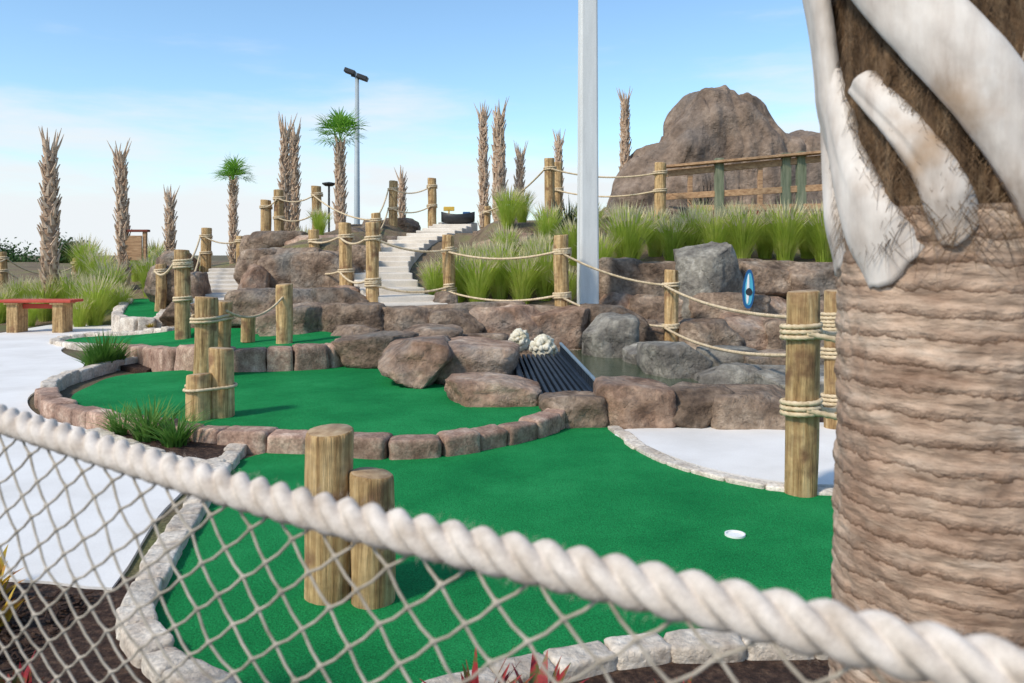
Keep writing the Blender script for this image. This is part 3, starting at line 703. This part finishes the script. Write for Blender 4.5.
def ribbon(V,Fc,a0,zz0,a1,zz1,w0,w1,r0,r1,th=.02,curve=0,seed=0,m=60):
    nc=25
    base=len(V)
    pts=[]
    for i in range(m+1):
        t=i/m; pts.append((math.radians(a0+(a1-a0)*t)+curve*math.sin(t*math.pi),zz0+(zz1-zz0)*t))
    for i in range(m+1):
        t=i/m; a,z=pts[i]; b0=pts[max(0,i-1)];b1=pts[min(m,i+1)]
        w=w1+(w0-w1)*(1-t)**1.4; rr=r0+(r1-r0)*t*t
        lo=min(1,t*5); lo=lo*lo*(3-2*lo); rr-=.020*(1-lo)
        dz=(b1[1]-b0[1]); da=(b1[0]-b0[0])*.24
        ln=math.hypot(dz,da); tz=dz/ln; ta=da/ln
        for side in(1,-1):
            for k in range(nc):
                s=(k/(nc-1)-.5); edge=(1-abs(2*s)**4)
                sg=1 if s>0 else -1
                ww=w*(1+(.14*noise.noise(Vector((seed,t*2.2,sg*3)))+.03*noise.noise(Vector((seed,t*18,sg*3))))*(abs(s)*2))
                aa=a+(s*ww*tz)/.24; zz=z-s*ww*ta
                low=max(0,1-t*6); zz+= low*(.010*noise.noise(Vector((s*6,seed,0)))-.035*(1-abs(2*s)**1.5))
                thick=(th*edge if side>0 else -.02)
                curl=.006*(abs(2*s)**3)*noise.noise(Vector((seed,t*2,9 if s>0 else 2)))
                r=rr+thick+curl+.003*noise.noise(Vector((s*4+seed,t*2,seed)))+.0008*noise.noise(Vector((s*40+seed,t*2.5,seed)))
                ang=phc+aa
                V.append((r*math.cos(ang),r*math.sin(ang),zz))
    R_=2*nc
    for i in range(m):
        for k in range(nc-1):
            a=base+i*R_+k; Fc.append((a,a+1,a+R_+1,a+R_))
            b=base+i*R_+nc+k; Fc.append((b,b+R_,b+R_+1,b+1))
        Fc.append((base+i*R_,base+(i+1)*R_,base+(i+1)*R_+nc,base+i*R_+nc))
        q=nc-1; Fc.append((base+i*R_+q,base+i*R_+q+nc,base+(i+1)*R_+nc+q,base+(i+1)*R_+q))
    for i in(0,m):
        for k in range(nc-1):
            a=base+i*R_+k; f=(a,a+nc,a+nc+1,a+1); Fc.append(f if i==0 else f[::-1])
specs=[ # a0,z0,a1,z1,w0,w1,r0,r1,curve
 (58,1.36,-50,2.08,.15,.11,.256,.285,.12),
 (-30,1.43,-70,1.82,.15,.075,.242,.255,-.10),
 (-74,1.44,-94,1.92,.13,.08,.242,.262,-.08),
 (-76,1.66,-80,2.25,.12,.10,.254,.350,.05),
 (-2,1.50,-44,1.78,.09,.06,.240,.246,.12),
 (74,1.64,8,2.2,.14,.10,.250,.275,.08),
 (34,1.74,74,2.15,.12,.08,.242,.257,-.1),
 (85,1.45,44,1.85,.13,.08,.244,.257,.1),
 (100,1.48,150,1.95,.15,.09,.244,.28,.1),(140,1.45,100,1.9,.14,.09,.244,.28,.1),(-130,1.46,-170,1.95,.15,.09,.244,.28,.1),(-165,1.45,-120,1.9,.14,.09,.244,.28,.1),(-110,1.48,-80,1.9,.13,.08,.24,.25,-.1),
 (-100,1.95,-60,2.4,.15,.09,.244,.34,.1),(0,2.0,-40,2.5,.15,.09,.244,.34,.1),(60,2.0,20,2.5,.15,.09,.244,.34,.1),(120,2.0,90,2.5,.15,.09,.244,.34,.1),(180,2.0,150,2.5,.15,.09,.244,.34,.1)]
for i,s in enumerate(specs):
    V=[];Fc=[]; ribbon(V,Fc,*s[:8],th=.018,curve=s[8],seed=i*1.7+.3)
    mesh_obj('frond_base',V,Fc,'boot',e)
V=[];Fc=[]
for i in range(3000):
    a=phc+math.radians(random.uniform(-110,110)); z=random.uniform(1.48,2.1); r=.240+random.uniform(0,.010)
    l=random.uniform(.03,.09); p=Vector((r*math.cos(a),r*math.sin(a),z)); da=random.uniform(-5,5)
    q=Vector(((r+.010)*math.cos(a+da*l),(r+.010)*math.sin(a+da*l),z-l)); t=(q-p).normalized(); s=t.cross(Vector((math.cos(a),math.sin(a),0)))*.0007
    b=len(V); V+=[p-s,p+s,q+s*.3,q-s*.3]; Fc.append((b,b+1,b+2,b+3))
mesh_obj('loose_fibre',V,Fc,'fibre',e)
tag(e,'thick palm trunk with ringed bark and pale frond bases','palm tree')

# ---------------------------------------------------------------- mid palms
def mk_palm(u,vtop,d,wpx,lean=0,crown=0,seed=0,vbase=None):
    rnd=random.Random(seed); x=X(u,d); zb=hgt(x,d)-.1; zt=Z(vtop,d); hh=zt-zb; r=wpx/2/F*d*.64
    e=empty('palm_tree',(x,d,zb))
    sp=.5 if hh>2 else .35; th=hh-sp if not crown else hh
    V=[];Fc=[];n=14;rings=24
    def axis(z): return Vector((lean*hh*(z/hh)**1.5,0,z))
    def prof(z): 
        t=z/th; return r*(1.05-.25*t)*(1+.10*math.exp(-z*3)) if crown else r*(.95-.30*max(0,t-.55)/.45)
    for i in range(rings+1):
        z=th*i/rings; rr=prof(z); c=axis(z)
        for k in range(n):
            a=2*math.pi*k/n; q=rr*(1+.08*noise.noise(Vector((math.cos(a)*2,math.sin(a)*2,z*5+seed)))); V.append(c+Vector((q*math.cos(a),q*math.sin(a),0)))
    for i in range(rings):
        for k in range(n): Fc.append((i*n+k,i*n+(k+1)%n,(i+1)*n+(k+1)%n,(i+1)*n+k))
    Fc.append(tuple(rings*n+k for k in range(n)))
    mesh_obj('trunk',V,Fc,'trunk',e)
    V=[];Fc=[]; nb=int(th*.95/.020)
    for k in range(nb):
        a=k*2.39996+rnd.uniform(-.15,.15); z=th*.05+th*.95*k/nb; c=axis(z); rl=prof(z)
        o=Vector((math.cos(a),math.sin(a),0)); t=Vector((-math.sin(a),math.cos(a),0))
        l=rnd.uniform(.14,.26); w=rl*.38; out=rnd.uniform(.15,.45); sk=rnd.choice((-1,1))*rnd.uniform(.15,.45)
        b0=c+o*rl*.88; tip=b0+o*(out*l)+Vector((0,0,l))+t*(sk*l); b=len(V)
        for p,ww,tt in((b0,w,.03),(tip,w*.32,.015)):
            V.extend([p-t*ww,p+t*ww,p+t*ww*.8+o*tt,p-t*ww*.8+o*tt])
        for f in((0,1,5,4),(1,2,6,5),(2,3,7,6),(3,0,4,7),(4,5,6,7)): Fc.append(tuple(b+i for i in f))
    o=mesh_obj('frond_stubs',V,Fc,'bootsmall',e,smooth=False); o['kind']='stuff'
    if not crown:
        V=[];Fc=[]
        for k in range(13):
            a=k*2.4; c=axis(th-.08)+Vector((math.cos(a),math.sin(a),0))*r*.5; hl=sp*(rnd.uniform(.4,1.15)); 
            tip=c+Vector((math.cos(a)*hl*.5*rnd.random()+rnd.uniform(-.08,.08),math.sin(a)*hl*.3,hl+.08)); b=len(V)
            for p,rr in((c,.045),(c.lerp(tip,.5)+Vector((rnd.uniform(-.02,.02),0,0)),.022),(tip,.004)):
                for q in range(5): V.append(p+Vector((rr*math.cos(q*1.2566),rr*math.sin(q*1.2566),0)))
            for m_ in range(2):
                for q in range(5): Fc.append((b+m_*5+q,b+m_*5+(q+1)%5,b+m_*5+5+(q+1)%5,b+m_*5+5+q))
        mesh_obj('crown_spears',V,Fc,'bootsmall',e)
        lab='slender palm with cut fronds and criss-cross stubbed trunk'
    else:
        top=axis(th)
        V=[];Fc=[]
        for k in range(30):
            a=k*2.39996; el=math.radians(rnd.uniform(0,88)); pl_=rnd.uniform(.25,.6)*crown
            dr=Vector((math.cos(a)*math.cos(el),math.sin(a)*math.cos(el),math.sin(el)))
            hub=top+dr*pl_; sd=dr.cross(Vector((0,0,1))); sd=sd.normalized() if sd.length>.1 else Vector((1,0,0)); up=sd.cross(dr).normalized()
            b=len(V); V.extend([top-sd*.012,top+sd*.012,hub+sd*.01,hub-sd*.01]); Fc.append((b,b+1,b+2,b+3))
            for s in range(15):
                an=math.radians(-75+150*s/14); ln=crown*rnd.uniform(.42,.72)*(1-.25*abs(an)/2)
                dd_=(dr*math.cos(an)+sd*math.sin(an)+up*.12*math.cos(s*3.14)).normalized()
                p1=hub+dd_*ln*.6; p2=hub+dd_*ln+Vector((0,0,-ln*.16)); wv=dd_.cross(up).normalized()*.017*crown
                b=len(V); V.extend([hub-wv*.4,hub+wv*.4,p1+wv,p1-wv,p2]); Fc.append((b,b+1,b+2,b+3)); Fc.append((b+3,b+2,b+4))
        mesh_obj('crown',V,Fc,'frond',e,smooth=False)
        lab='palm with green fan leaf crown and stubbed trunk'
    tag(e,lab,'palm tree','palm trees planted around the course')
for a in[(50,128,17,22,.0,0),(124,140,20,16,-.03,0),(170,185,23,13,0,0),(233,180,24,10,0,.80),(285,115,21,14,0,0),(294,120,22.5,14,.0,0),(340,142,21,13,0,.90),
         (402,166,26,9,0,0),(484,103,24,12,-.01,0),(499,98,22,18,.0,0),(519,142,25,12,.02,0),(558,130,25,11,.01,0),(625,88,27,14,.0,0)]:
    mk_palm(a[0],a[1],a[2],a[3],a[4],a[5],seed=a[0])

# ---------------------------------------------------------------- poles
d=11.9; x=X(591,d); e=empty('light_pole',(x,d+.5,0)); zb=-.1
V=[];w0,w1=.305,.235; ht=9.0
for z,w in((zb,w0),(ht,w1)):
    for sx,sy in((-1,-1),(1,-1),(1,1),(-1,1)): V.append((sx*w/2,sy*w/2,z))
Fc=[(0,1,5,4),(1,2,6,5),(2,3,7,6),(3,0,4,7),(4,5,6,7)]
o=bev(mesh_obj('pole_shaft',V,Fc,'pole',e,smooth=False),.03)
o.rotation_euler=(0,0,.12)
board('lamp_arm',(x-.8,d+.5,ht-.1),(x+.8,d+.5,ht-.1),.08,.08,'dark',e,e.location)
for s in(-.8,.8):
    V=[];Fc=[]; addbox(V,Fc,(s,0,ht+.03),(.4,.3,.15)); bev(mesh_obj('lamp_head',V,Fc,'dark',e,smooth=False),.02)
tag(e,'tall square pale concrete light pole','light pole')
d=30; x=X(357,d); zt=Z(76,d); zb=hgt(x,d)-.1; e=empty('light_pole',(x,d,zb)); ht=zt-zb
V=[];Fc=[];n=16
for z,r in((0,.12),(ht,.075)):
    for k in range(n): V.append((r*math.cos(k*2*math.pi/n),r*math.sin(k*2*math.pi/n),z))
Fc=[(k,(k+1)%n,n+(k+1)%n,n+k) for k in range(n)]+[tuple(range(n,2*n))]
mesh_obj('pole_shaft',V,Fc,'metal',e)
board('lamp_arm',(x-.22,d,zt+.02),(x+.22,d,zt-.1),.07,.07,'dark',e,e.location)
for s,zz in((-.26,.16),(.2,-.06)):
    V=[];Fc=[]; R=Matrix.Rotation(.35,3,'Y'); addbox(V,Fc,(s,0,ht+zz),(.42,.36,.17),R); bev(mesh_obj('lamp_head',V,Fc,'dark',e,smooth=False),.03)
tag(e,'tall grey metal light pole with two dark floodlights','light pole')
def path_light(u,v0,v1,d):
    x=X(u,d); zb=hgt(x,d)-.05; ht=Z(v0,d)-zb; e=empty('path_light',(x,d,zb))
    V=[];Fc=[];n=12
    for z in(0,ht-.05):
        for k in range(n): V.append((.03*math.cos(k*2*math.pi/n),.03*math.sin(k*2*math.pi/n),z))
    Fc=[(k,(k+1)%n,n+(k+1)%n,n+k) for k in range(n)]; mesh_obj('pole_shaft',V,Fc,'dark',e)
    V=[];Fc=[]
    for z,r in((ht-.12,.11),(ht-.06,.2),(ht-.03,.2),(ht,.03)):
        for k in range(n): V.append((r*math.cos(k*2*math.pi/n),r*math.sin(k*2*math.pi/n),z))
    Fc=[(i*n+k,i*n+(k+1)%n,(i+1)*n+(k+1)%n,(i+1)*n+k) for i in range(3) for k in range(n)]+[tuple(range(3*n,4*n)),tuple(range(n))[::-1]]
    mesh_obj('lamp_shade',V,Fc,'dark',e,smooth=False)
    tag(e,'low dark path light with flat round shade','path light','dark path lights')
path_light(329,182,226,23)

# ---------------------------------------------------------------- deck railing upper right
def wp(u,v,d): return Vector((X(u,d),d,Z(v,d)))
e=empty('deck_railing',wp(660,213,17)); pl=e.location.copy()
def dd(u): return float(np.interp(u,[620,880],[17.6,15.4]))
for u in(719,786,801,880):
    d=dd(u); vt=float(np.interp(u,[660,880],[163,146])); a=wp(u,222,d);b=wp(u,vt,d); a.x=b.x
    V=[];Fc=[]; addbox(V,Fc,(a+b)/2-pl,(.17,.17,(b-a).length)); bev(mesh_obj('railing_post',V,Fc,'greywood',e,smooth=False),.012)
board('top_rail',wp(664,167,17.2),wp(880,147,15.3),.24,.05,'timber',e,pl)
for (va,vb) in((174,157),(197,188)):
    board('rail',wp(664,va,17.3),wp(880,vb-4,15.4),.05,.13,'timber',e,pl)
for k in range(2):
    board('deck_edge_board',wp(690,208+k*6,17.1),wp(880,206+k*7,15.35),.06,.12,'redwood' if k else 'timber',e,pl)
tag(e,'brown timber deck railing with grey green posts','railing')
e=empty('deck_railing',wp(640,205,21)); pl=e.location.copy()
for u in(690,760,850):
    a=wp(u,215,20.9);b=wp(u,float(np.interp(u,[620,850],[174,158])),20.9); V=[];Fc=[]; addbox(V,Fc,(a+b)/2-pl,(.12,.12,(b-a).length)); bev(mesh_obj('railing_post',V,Fc,'timber',e,smooth=False),.012)
board('rail',wp(668,172,20.8),wp(855,156,20.8),.05,.12,'timber',e,pl)
tag(e,'brown timber railing on far side of the deck','railing')

# ---------------------------------------------------------------- bench, sign, surfboard, boat
x,y=G(40,333); e=empty('bench',(x,y,0)); pl=e.location
V=[];Fc=[]
for k in range(4): addbox(V,Fc,(0,-.17+k*.115,.60),(1.38,.105,.05))
bev(mesh_obj('seat',V,Fc,'red',e,smooth=False),.008)
for s in(-.42,.42):
    V=[];Fc=[]; addbox(V,Fc,(s,0,.275),(.20,.34,.55)); addbox(V,Fc,(s,0,.556),(.26,.42,.036)); bev(mesh_obj('leg',V,Fc,'wood',e,smooth=False),.01)
V=[];Fc=[]; addbox(V,Fc,(0,0,.50),(.62,.05,.09)); bev(mesh_obj('cross_beam',V,Fc,'red',e,smooth=False),.006)
tag(e,'red plank bench on two chunky wooden legs','bench')
d=20; x0=X(122,d);x1=X(145,d); e=empty('wooden_sign',((x0+x1)/2,d,hgt((x0+x1)/2,d)-.05)); pl=e.location.copy()
zt=Z(234,d)
for xx in(x0,x1): board('sign_post',(xx,d,pl.z),(xx,d,zt+.05),.09,.09,'timber',e,pl)
board('sign_board',(x0+.05,d-.06,(zt+Z(262,d))/2),(x1-.05,d-.06,(zt+Z(262,d))/2),.04,.62,'timber',e,pl)
board('sign_cap',(x0-.1,d,zt+.08),(x1+.1,d,zt+.08),.16,.06,'redwood',e,pl)
tag(e,'brown wooden board sign on two square posts','sign')
d=11.8; x=X(748,d); zc=Z(289,d); e=empty('surfboard',(x,d,zc-.29))
def surf(sx,sz,y0,th,name,mat,zo=0,xo=0):
    V=[];n=40
    for yy in(y0,y0+th):
        for k in range(n):
            a=2*math.pi*k/n; ss=math.sin(a); w=abs(math.cos(a))**.8*(1-.3*ss if ss>0 else 1)
            V.append((xo+sx*math.copysign(w,math.cos(a)),yy,.29+zo+sz*ss))
    Fc=[(k,(k+1)%n,n+(k+1)%n,n+k) for k in range(n)]+[tuple(range(n))[::-1],tuple(range(n,2*n))]
    o=mesh_obj(name,V,Fc,mat,e,smooth=False); return o
surf(.088,.29,0,.04,'board_body','blue'); surf(.062,.24,-.006,.008,'deck_panel','cyan',0)
surf(.020,.22,-.012,.008,'stripe_panel','white',0,-.018); surf(.05,.055,-.016,.006,'center_mark','dark',-.04)
e.rotation_euler=(-.05,.06,0)
tag(e,'small blue and white surfboard marker against a boulder','surfboard')
d=22; x=X(458,d); z0=Z(224,d); e=empty('rowing_boat',(x,d,z0))
V=[];Fc=[];m=12
for i in range(m+1):
    t=i/m*2-1; w=.28*(1-abs(t)**2.5)+.01; l=t*.45; zz=.08*t*t
    for yy,z_ in((-w,.26+zz),(-w*.6,.04+zz),(0,zz),(w*.6,.04+zz),(w,.26+zz)): V.append((l,yy,z_))
for i in range(m):
    for k in range(4): a=i*5+k; Fc.append((a,a+5,a+6,a+1))
o=mesh_obj('hull',V,Fc,'dark',e); s_=o.modifiers.new('s','SOLIDIFY'); s_.thickness=.02
V=[];Fc=[]; addbox(V,Fc,(.24,0,.3),(.2,.3,.06)); bev(mesh_obj('seat',V,Fc,'blue',e,smooth=False),.01)
V=[];Fc=[]; addbox(V,Fc,(-.25,0,.42),(.3,.04,.12)); addbox(V,Fc,(-.25,0,.3),(.04,.04,.2)); bev(mesh_obj('name_board',V,Fc,'yellow',e,smooth=False),.01)
tag(e,'small dark boat prop with yellow and blue fittings','boat')

# ---------------------------------------------------------------- plants
def clump_mesh(name,nb,h,spread,w,seed,plumes=0,segs=4):
    rnd=random.Random(seed); V=[];Fc=[];mi=[]
    for k in range(nb):
        a=rnd.uniform(0,6.283); hh=h*rnd.uniform(.5,1.05); sp=spread*rnd.uniform(.05,1.0)**.8*rnd.uniform(.6,1); pl_=k<plumes
        if pl_: hh=h*rnd.uniform(.95,1.3); sp=spread*rnd.uniform(.2,.95)
        o=Vector((math.cos(a),math.sin(a),0)); t=Vector((-o.y,o.x,0)); b0=o*rnd.uniform(0,.22*spread)+t*rnd.uniform(-.08,.08)*spread
        ww=w*rnd.uniform(.7,1.2); b=len(V); face=Vector((math.cos(a+rnd.uniform(-1.5,1.5)+1.57),math.sin(a+1.57),0)).normalized()
        for i in range(segs+1):
            s=i/segs; c=b0+o*(sp*s**1.6)+Vector((0,0,hh*(s-.22*s**3*(sp/spread))))
            wi=ww*(1-s**1.6)*.5+.0006
            if pl_: wi=.0025 if s<.7 else .015*(1-(s-.7)/.32)
            V.extend([c-face*wi,c+face*wi])
        for i in range(segs):
            Fc.append((b+2*i,b+2*i+1,b+2*i+3,b+2*i+2)); mi.append(1 if pl_ and i>=segs-1 else 0)
    return V,Fc,mi
GM=[]
for s in range(4):
    V,Fc,mi=clump_mesh('ornamental_grass',950,1.0,.58,.0068,s+10,plumes=170,segs=5)
    o=mesh_obj('tmp',V,Fc,['grass','plume'],midx=mi); GM.append(o.data); bpy.data.objects.remove(o)
def grass(u,d,s,sx=1.0,zz=None):
    x=X(u,d); o=bpy.data.objects.new('ornamental_grass',random.choice(GM)); COL.objects.link(o)
    o.location=(x,d,(hgt(x,d) if zz is None else zz)-.03); o.scale=(s*sx,s*sx,s); o.rotation_euler=(0,0,random.uniform(0,6))
    tag(o,'feathery yellow green fountain grass clump on the slope','ornamental grass','fountain grass clumps')
for u,d,s in[(436,13.3,.7),(458,13.4,.85),(478,13.0,.85),(500,13.3,.9),(522,13.0,.85),(545,13.2,.9),(566,12.9,.6),(470,14.2,.7),(505,14.4,.75),(540,14.0,.75),(548,15.6,.8),(508,17,.85),(522,18,.7),(490,13.9,.7),(534,13.7,.8),
             (575,14.6,.8),(600,13.9,.85),(628,14.0,1.1),(655,14.6,.85),(672,14.0,.8),(690,14.2,.9),(714,14.0,.9),(742,13.9,.95),(765,14.4,.85),(785,13.9,1.0),(808,14.4,.85),(825,13.8,1.0),(850,13.9,.95),(880,13.9,.95),
             (625,15.6,.8),(700,16,.7),(735,16,.7),(775,15.4,.7),(590,15.8,.8),(730,14.6,.8),
             (95,16.2,1.0),(70,17.0,1.0),(45,16.8,.9),(110,17.8,1.0),(20,17.2,.8),(80,15.9,.65),(30,16.2,.6),(0,16.6,.7),(120,16.8,.7),(100,20,1.0),(150,19,.9),(137,21.5,.9),(165,21,.8),(320,17.5,.6),(305,19,.7),(190,20,.7),(-20,17,.9),(180,17.5,.6),(155,23,.9),(85,22,1.1)]:
    grass(u,d,s)
def shrub(x,y,z,s,name,label,cat,mat,nb=90,w=.03,h=.4,spread=.35,seed=1,group=None):
    V,Fc,mi=clump_mesh(name,nb,h,spread,w,seed,0,5)
    o=mesh_obj(name,V,Fc,mat,loc=(x,y,z)); o.scale=(s,s,s); tag(o,label,cat,group); return o
for i,(u,v,s) in enumerate([(98,374,1.15),(86,376,.8),(112,371,.8)]):
    x,y=G(u,v); shrub(x,y+.15,.04,s,'liriope_plant','dark green grassy plant in mulch beside path','plant','shrub',220,.018,.44,.38,i+3,'grassy bedding plants')
for i,(u,v,s) in enumerate([(122,440,.85),(150,446,1.1),(176,452,.9)]):
    x,y=G(u,v); shrub(x,y,.04,s,'liriope_plant','arching green bedding plant in corner planter','plant','shrub',150,.016,.30,.42,i+13,'grassy bedding plants')
for i,(u,v) in enumerate([(150,330),(165,328),(178,331),(148,336)]):
    x,y=G(u,v,.1); shrub(x,y+.1,zu(u),.5,'bedding_plant','low yellow tipped bedding plant','plant','bromy',60,.03,.22,.3,i+33,'yellow bedding plants')
for i,(x,y,s,m_) in enumerate([(-2.18,3.32,1.0,'bromy'),(-2.0,3.05,.9,'bromy'),(-1.95,2.72,.9,'brom'),(-1.55,2.50,.9,'brom'),(-1.30,2.30,.8,'brom'),(-1.48,2.25,.9,'brom'),(-.10,2.36,1.25,'brom'),(.07,2.40,1.2,'brom'),(-.02,2.26,1.0,'brom'),(-.22,2.2,.9,'brom'),(.5,2.4,.8,'brom'),(-1.75,2.2,1,'bromy'),(-2.3,2.8,1,'brom'),(-.8,2.1,.9,'brom')]):
    shrub(x,y,.0,s,'bromeliad','red and green strap leaved bromeliad in mulch','plant',m_,26,.05,.21,.20,i+50,'bromeliads in the mulch bed')
x=X(568,16.5); shrub(x,16.5,hgt(x,16.5),1.6,'yucca_plant','dark spiky yucca beside grey pole','plant','yucca',70,.03,.55,.5,77)
x=X(700,17.6); shrub(x,17.6,hgt(x,17.6),1.4,'yucca_plant','dark spiky yucca by the deck','plant','yucca',60,.03,.5,.5,78)
def far_tree(u,vt,d,w,seed):
    rnd=random.Random(seed); x=X(u,d); zt=Z(vt,d); e=empty('broadleaf_tree',(x,d,0)); hh=zt
    V=[];Fc=[];n=8
    for z,r in((0,.18),(hh*.7,.08)):
        for k in range(n): V.append((r*math.cos(k*.785),r*math.sin(k*.785),z))
    Fc=[(k,(k+1)%n,n+(k+1)%n,n+k) for k in range(n)]; mesh_obj('trunk',V,Fc,'trunk',e)
    V=[];Fc=[]
    for c in range(60):
        cc=Vector((rnd.gauss(0,.32)*w,rnd.gauss(0,.3)*w,hh*.62+rnd.uniform(-.32,.34)*hh))
        for k in range(45):
            p=cc+Vector((rnd.gauss(0,1),rnd.gauss(0,1),rnd.gauss(0,.8)))*.16*w; a=Vector((rnd.gauss(0,1),rnd.gauss(0,1),rnd.gauss(0,1))).normalized()*.10; q=a.cross(Vector((rnd.random(),rnd.random(),1))).normalized()*.06
            b=len(V); V.extend([p-a,p+q,p+a,p-q]); Fc.append((b,b+1,b+2,b+3))
    mesh_obj('crown',V,Fc,'tree',e,smooth=False); tag(e,'dark green distant broadleaf tree','tree','distant trees')
for a in[(4,250,45,2.4),(68,242,40,1.3),(28,262,44,1.6),(-50,246,44,3.0)]: far_tree(*a,seed=a[0]+200)

# ---------------------------------------------------------------- camera, light, sky
cam=bpy.data.cameras.new('camera'); co=bpy.data.objects.new('camera',cam); COL.objects.link(co); scene.camera=co
co.location=(0,0,H); co.rotation_euler=(math.radians(90),0,0)
cam.sensor_width=36; cam.lens=28; cam.shift_y=-86.5/1024; cam.clip_start=.02; cam.clip_end=5000
cam.dof.use_dof=True; cam.dof.focus_distance=7; cam.dof.aperture_fstop=6
sv=Vector((-.62,-.55,.80)).normalized()
sun=bpy.data.lights.new('sun','SUN'); so=bpy.data.objects.new('sun',sun); COL.objects.link(so)
so.rotation_euler=sv.to_track_quat('Z','Y').to_euler(); sun.energy=3.4; sun.angle=math.radians(8); sun.color=(1,.90,.75)
w=bpy.data.worlds.new('World'); scene.world=w; w.use_nodes=True; nt=w.node_tree; N=nt.nodes; L=nt.links
bg=N['Background']; bg.inputs['Strength'].default_value=.15
sk=N.new('ShaderNodeTexSky'); sk.sky_type='NISHITA'; sk.sun_disc=False
sk.sun_elevation=math.asin(sv.z); sk.sun_rotation=math.atan2(sv.x,sv.y); sk.ozone_density=1.4; sk.dust_density=.6
gm=N.new('ShaderNodeVectorMath'); gm.operation='MULTIPLY'; gm.inputs[1].default_value=(1.18,1.38,1.44); L.new(sk.outputs[0],gm.inputs[0])
tc=N.new('ShaderNodeTexCoord'); mp=N.new('ShaderNodeMapping'); mp.inputs['Scale'].default_value=(1.2,1.2,6.5); L.new(tc.outputs['Generated'],mp.inputs['Vector'])
nz=N.new('ShaderNodeTexNoise'); nz.inputs['Scale'].default_value=2.4; nz.inputs['Detail'].default_value=7; nz.inputs['Roughness'].default_value=.55; L.new(mp.outputs[0],nz.inputs['Vector'])
sx=N.new('ShaderNodeSeparateXYZ'); L.new(tc.outputs['Generated'],sx.inputs[0])
mz=N.new('ShaderNodeMapRange'); mz.inputs['From Min'].default_value=.0; mz.inputs['From Max'].default_value=.30; mz.inputs['To Min'].default_value=.34; mz.inputs['To Max'].default_value=-.12; L.new(sx.outputs['Z'],mz.inputs['Value'])
ad=N.new('ShaderNodeMath'); ad.operation='ADD'; L.new(nz.outputs['Fac'],ad.inputs[0]); L.new(mz.outputs[0],ad.inputs[1])
mr=N.new('ShaderNodeMapRange'); mr.interpolation_type='SMOOTHSTEP'; mr.inputs['From Min'].default_value=.46; mr.inputs['From Max'].default_value=.84; L.new(ad.outputs[0],mr.inputs['Value'])
mx=N.new('ShaderNodeMix'); mx.data_type='RGBA'; L.new(mr.outputs[0],mx.inputs[0]); L.new(gm.outputs[0],mx.inputs[6]); mx.inputs[7].default_value=(5.8,6.1,6.3,1)
L.new(mx.outputs[2],bg.inputs['Color'])
scene.view_settings.view_transform='Standard'; scene.view_settings.look='None'; scene.view_settings.exposure=0
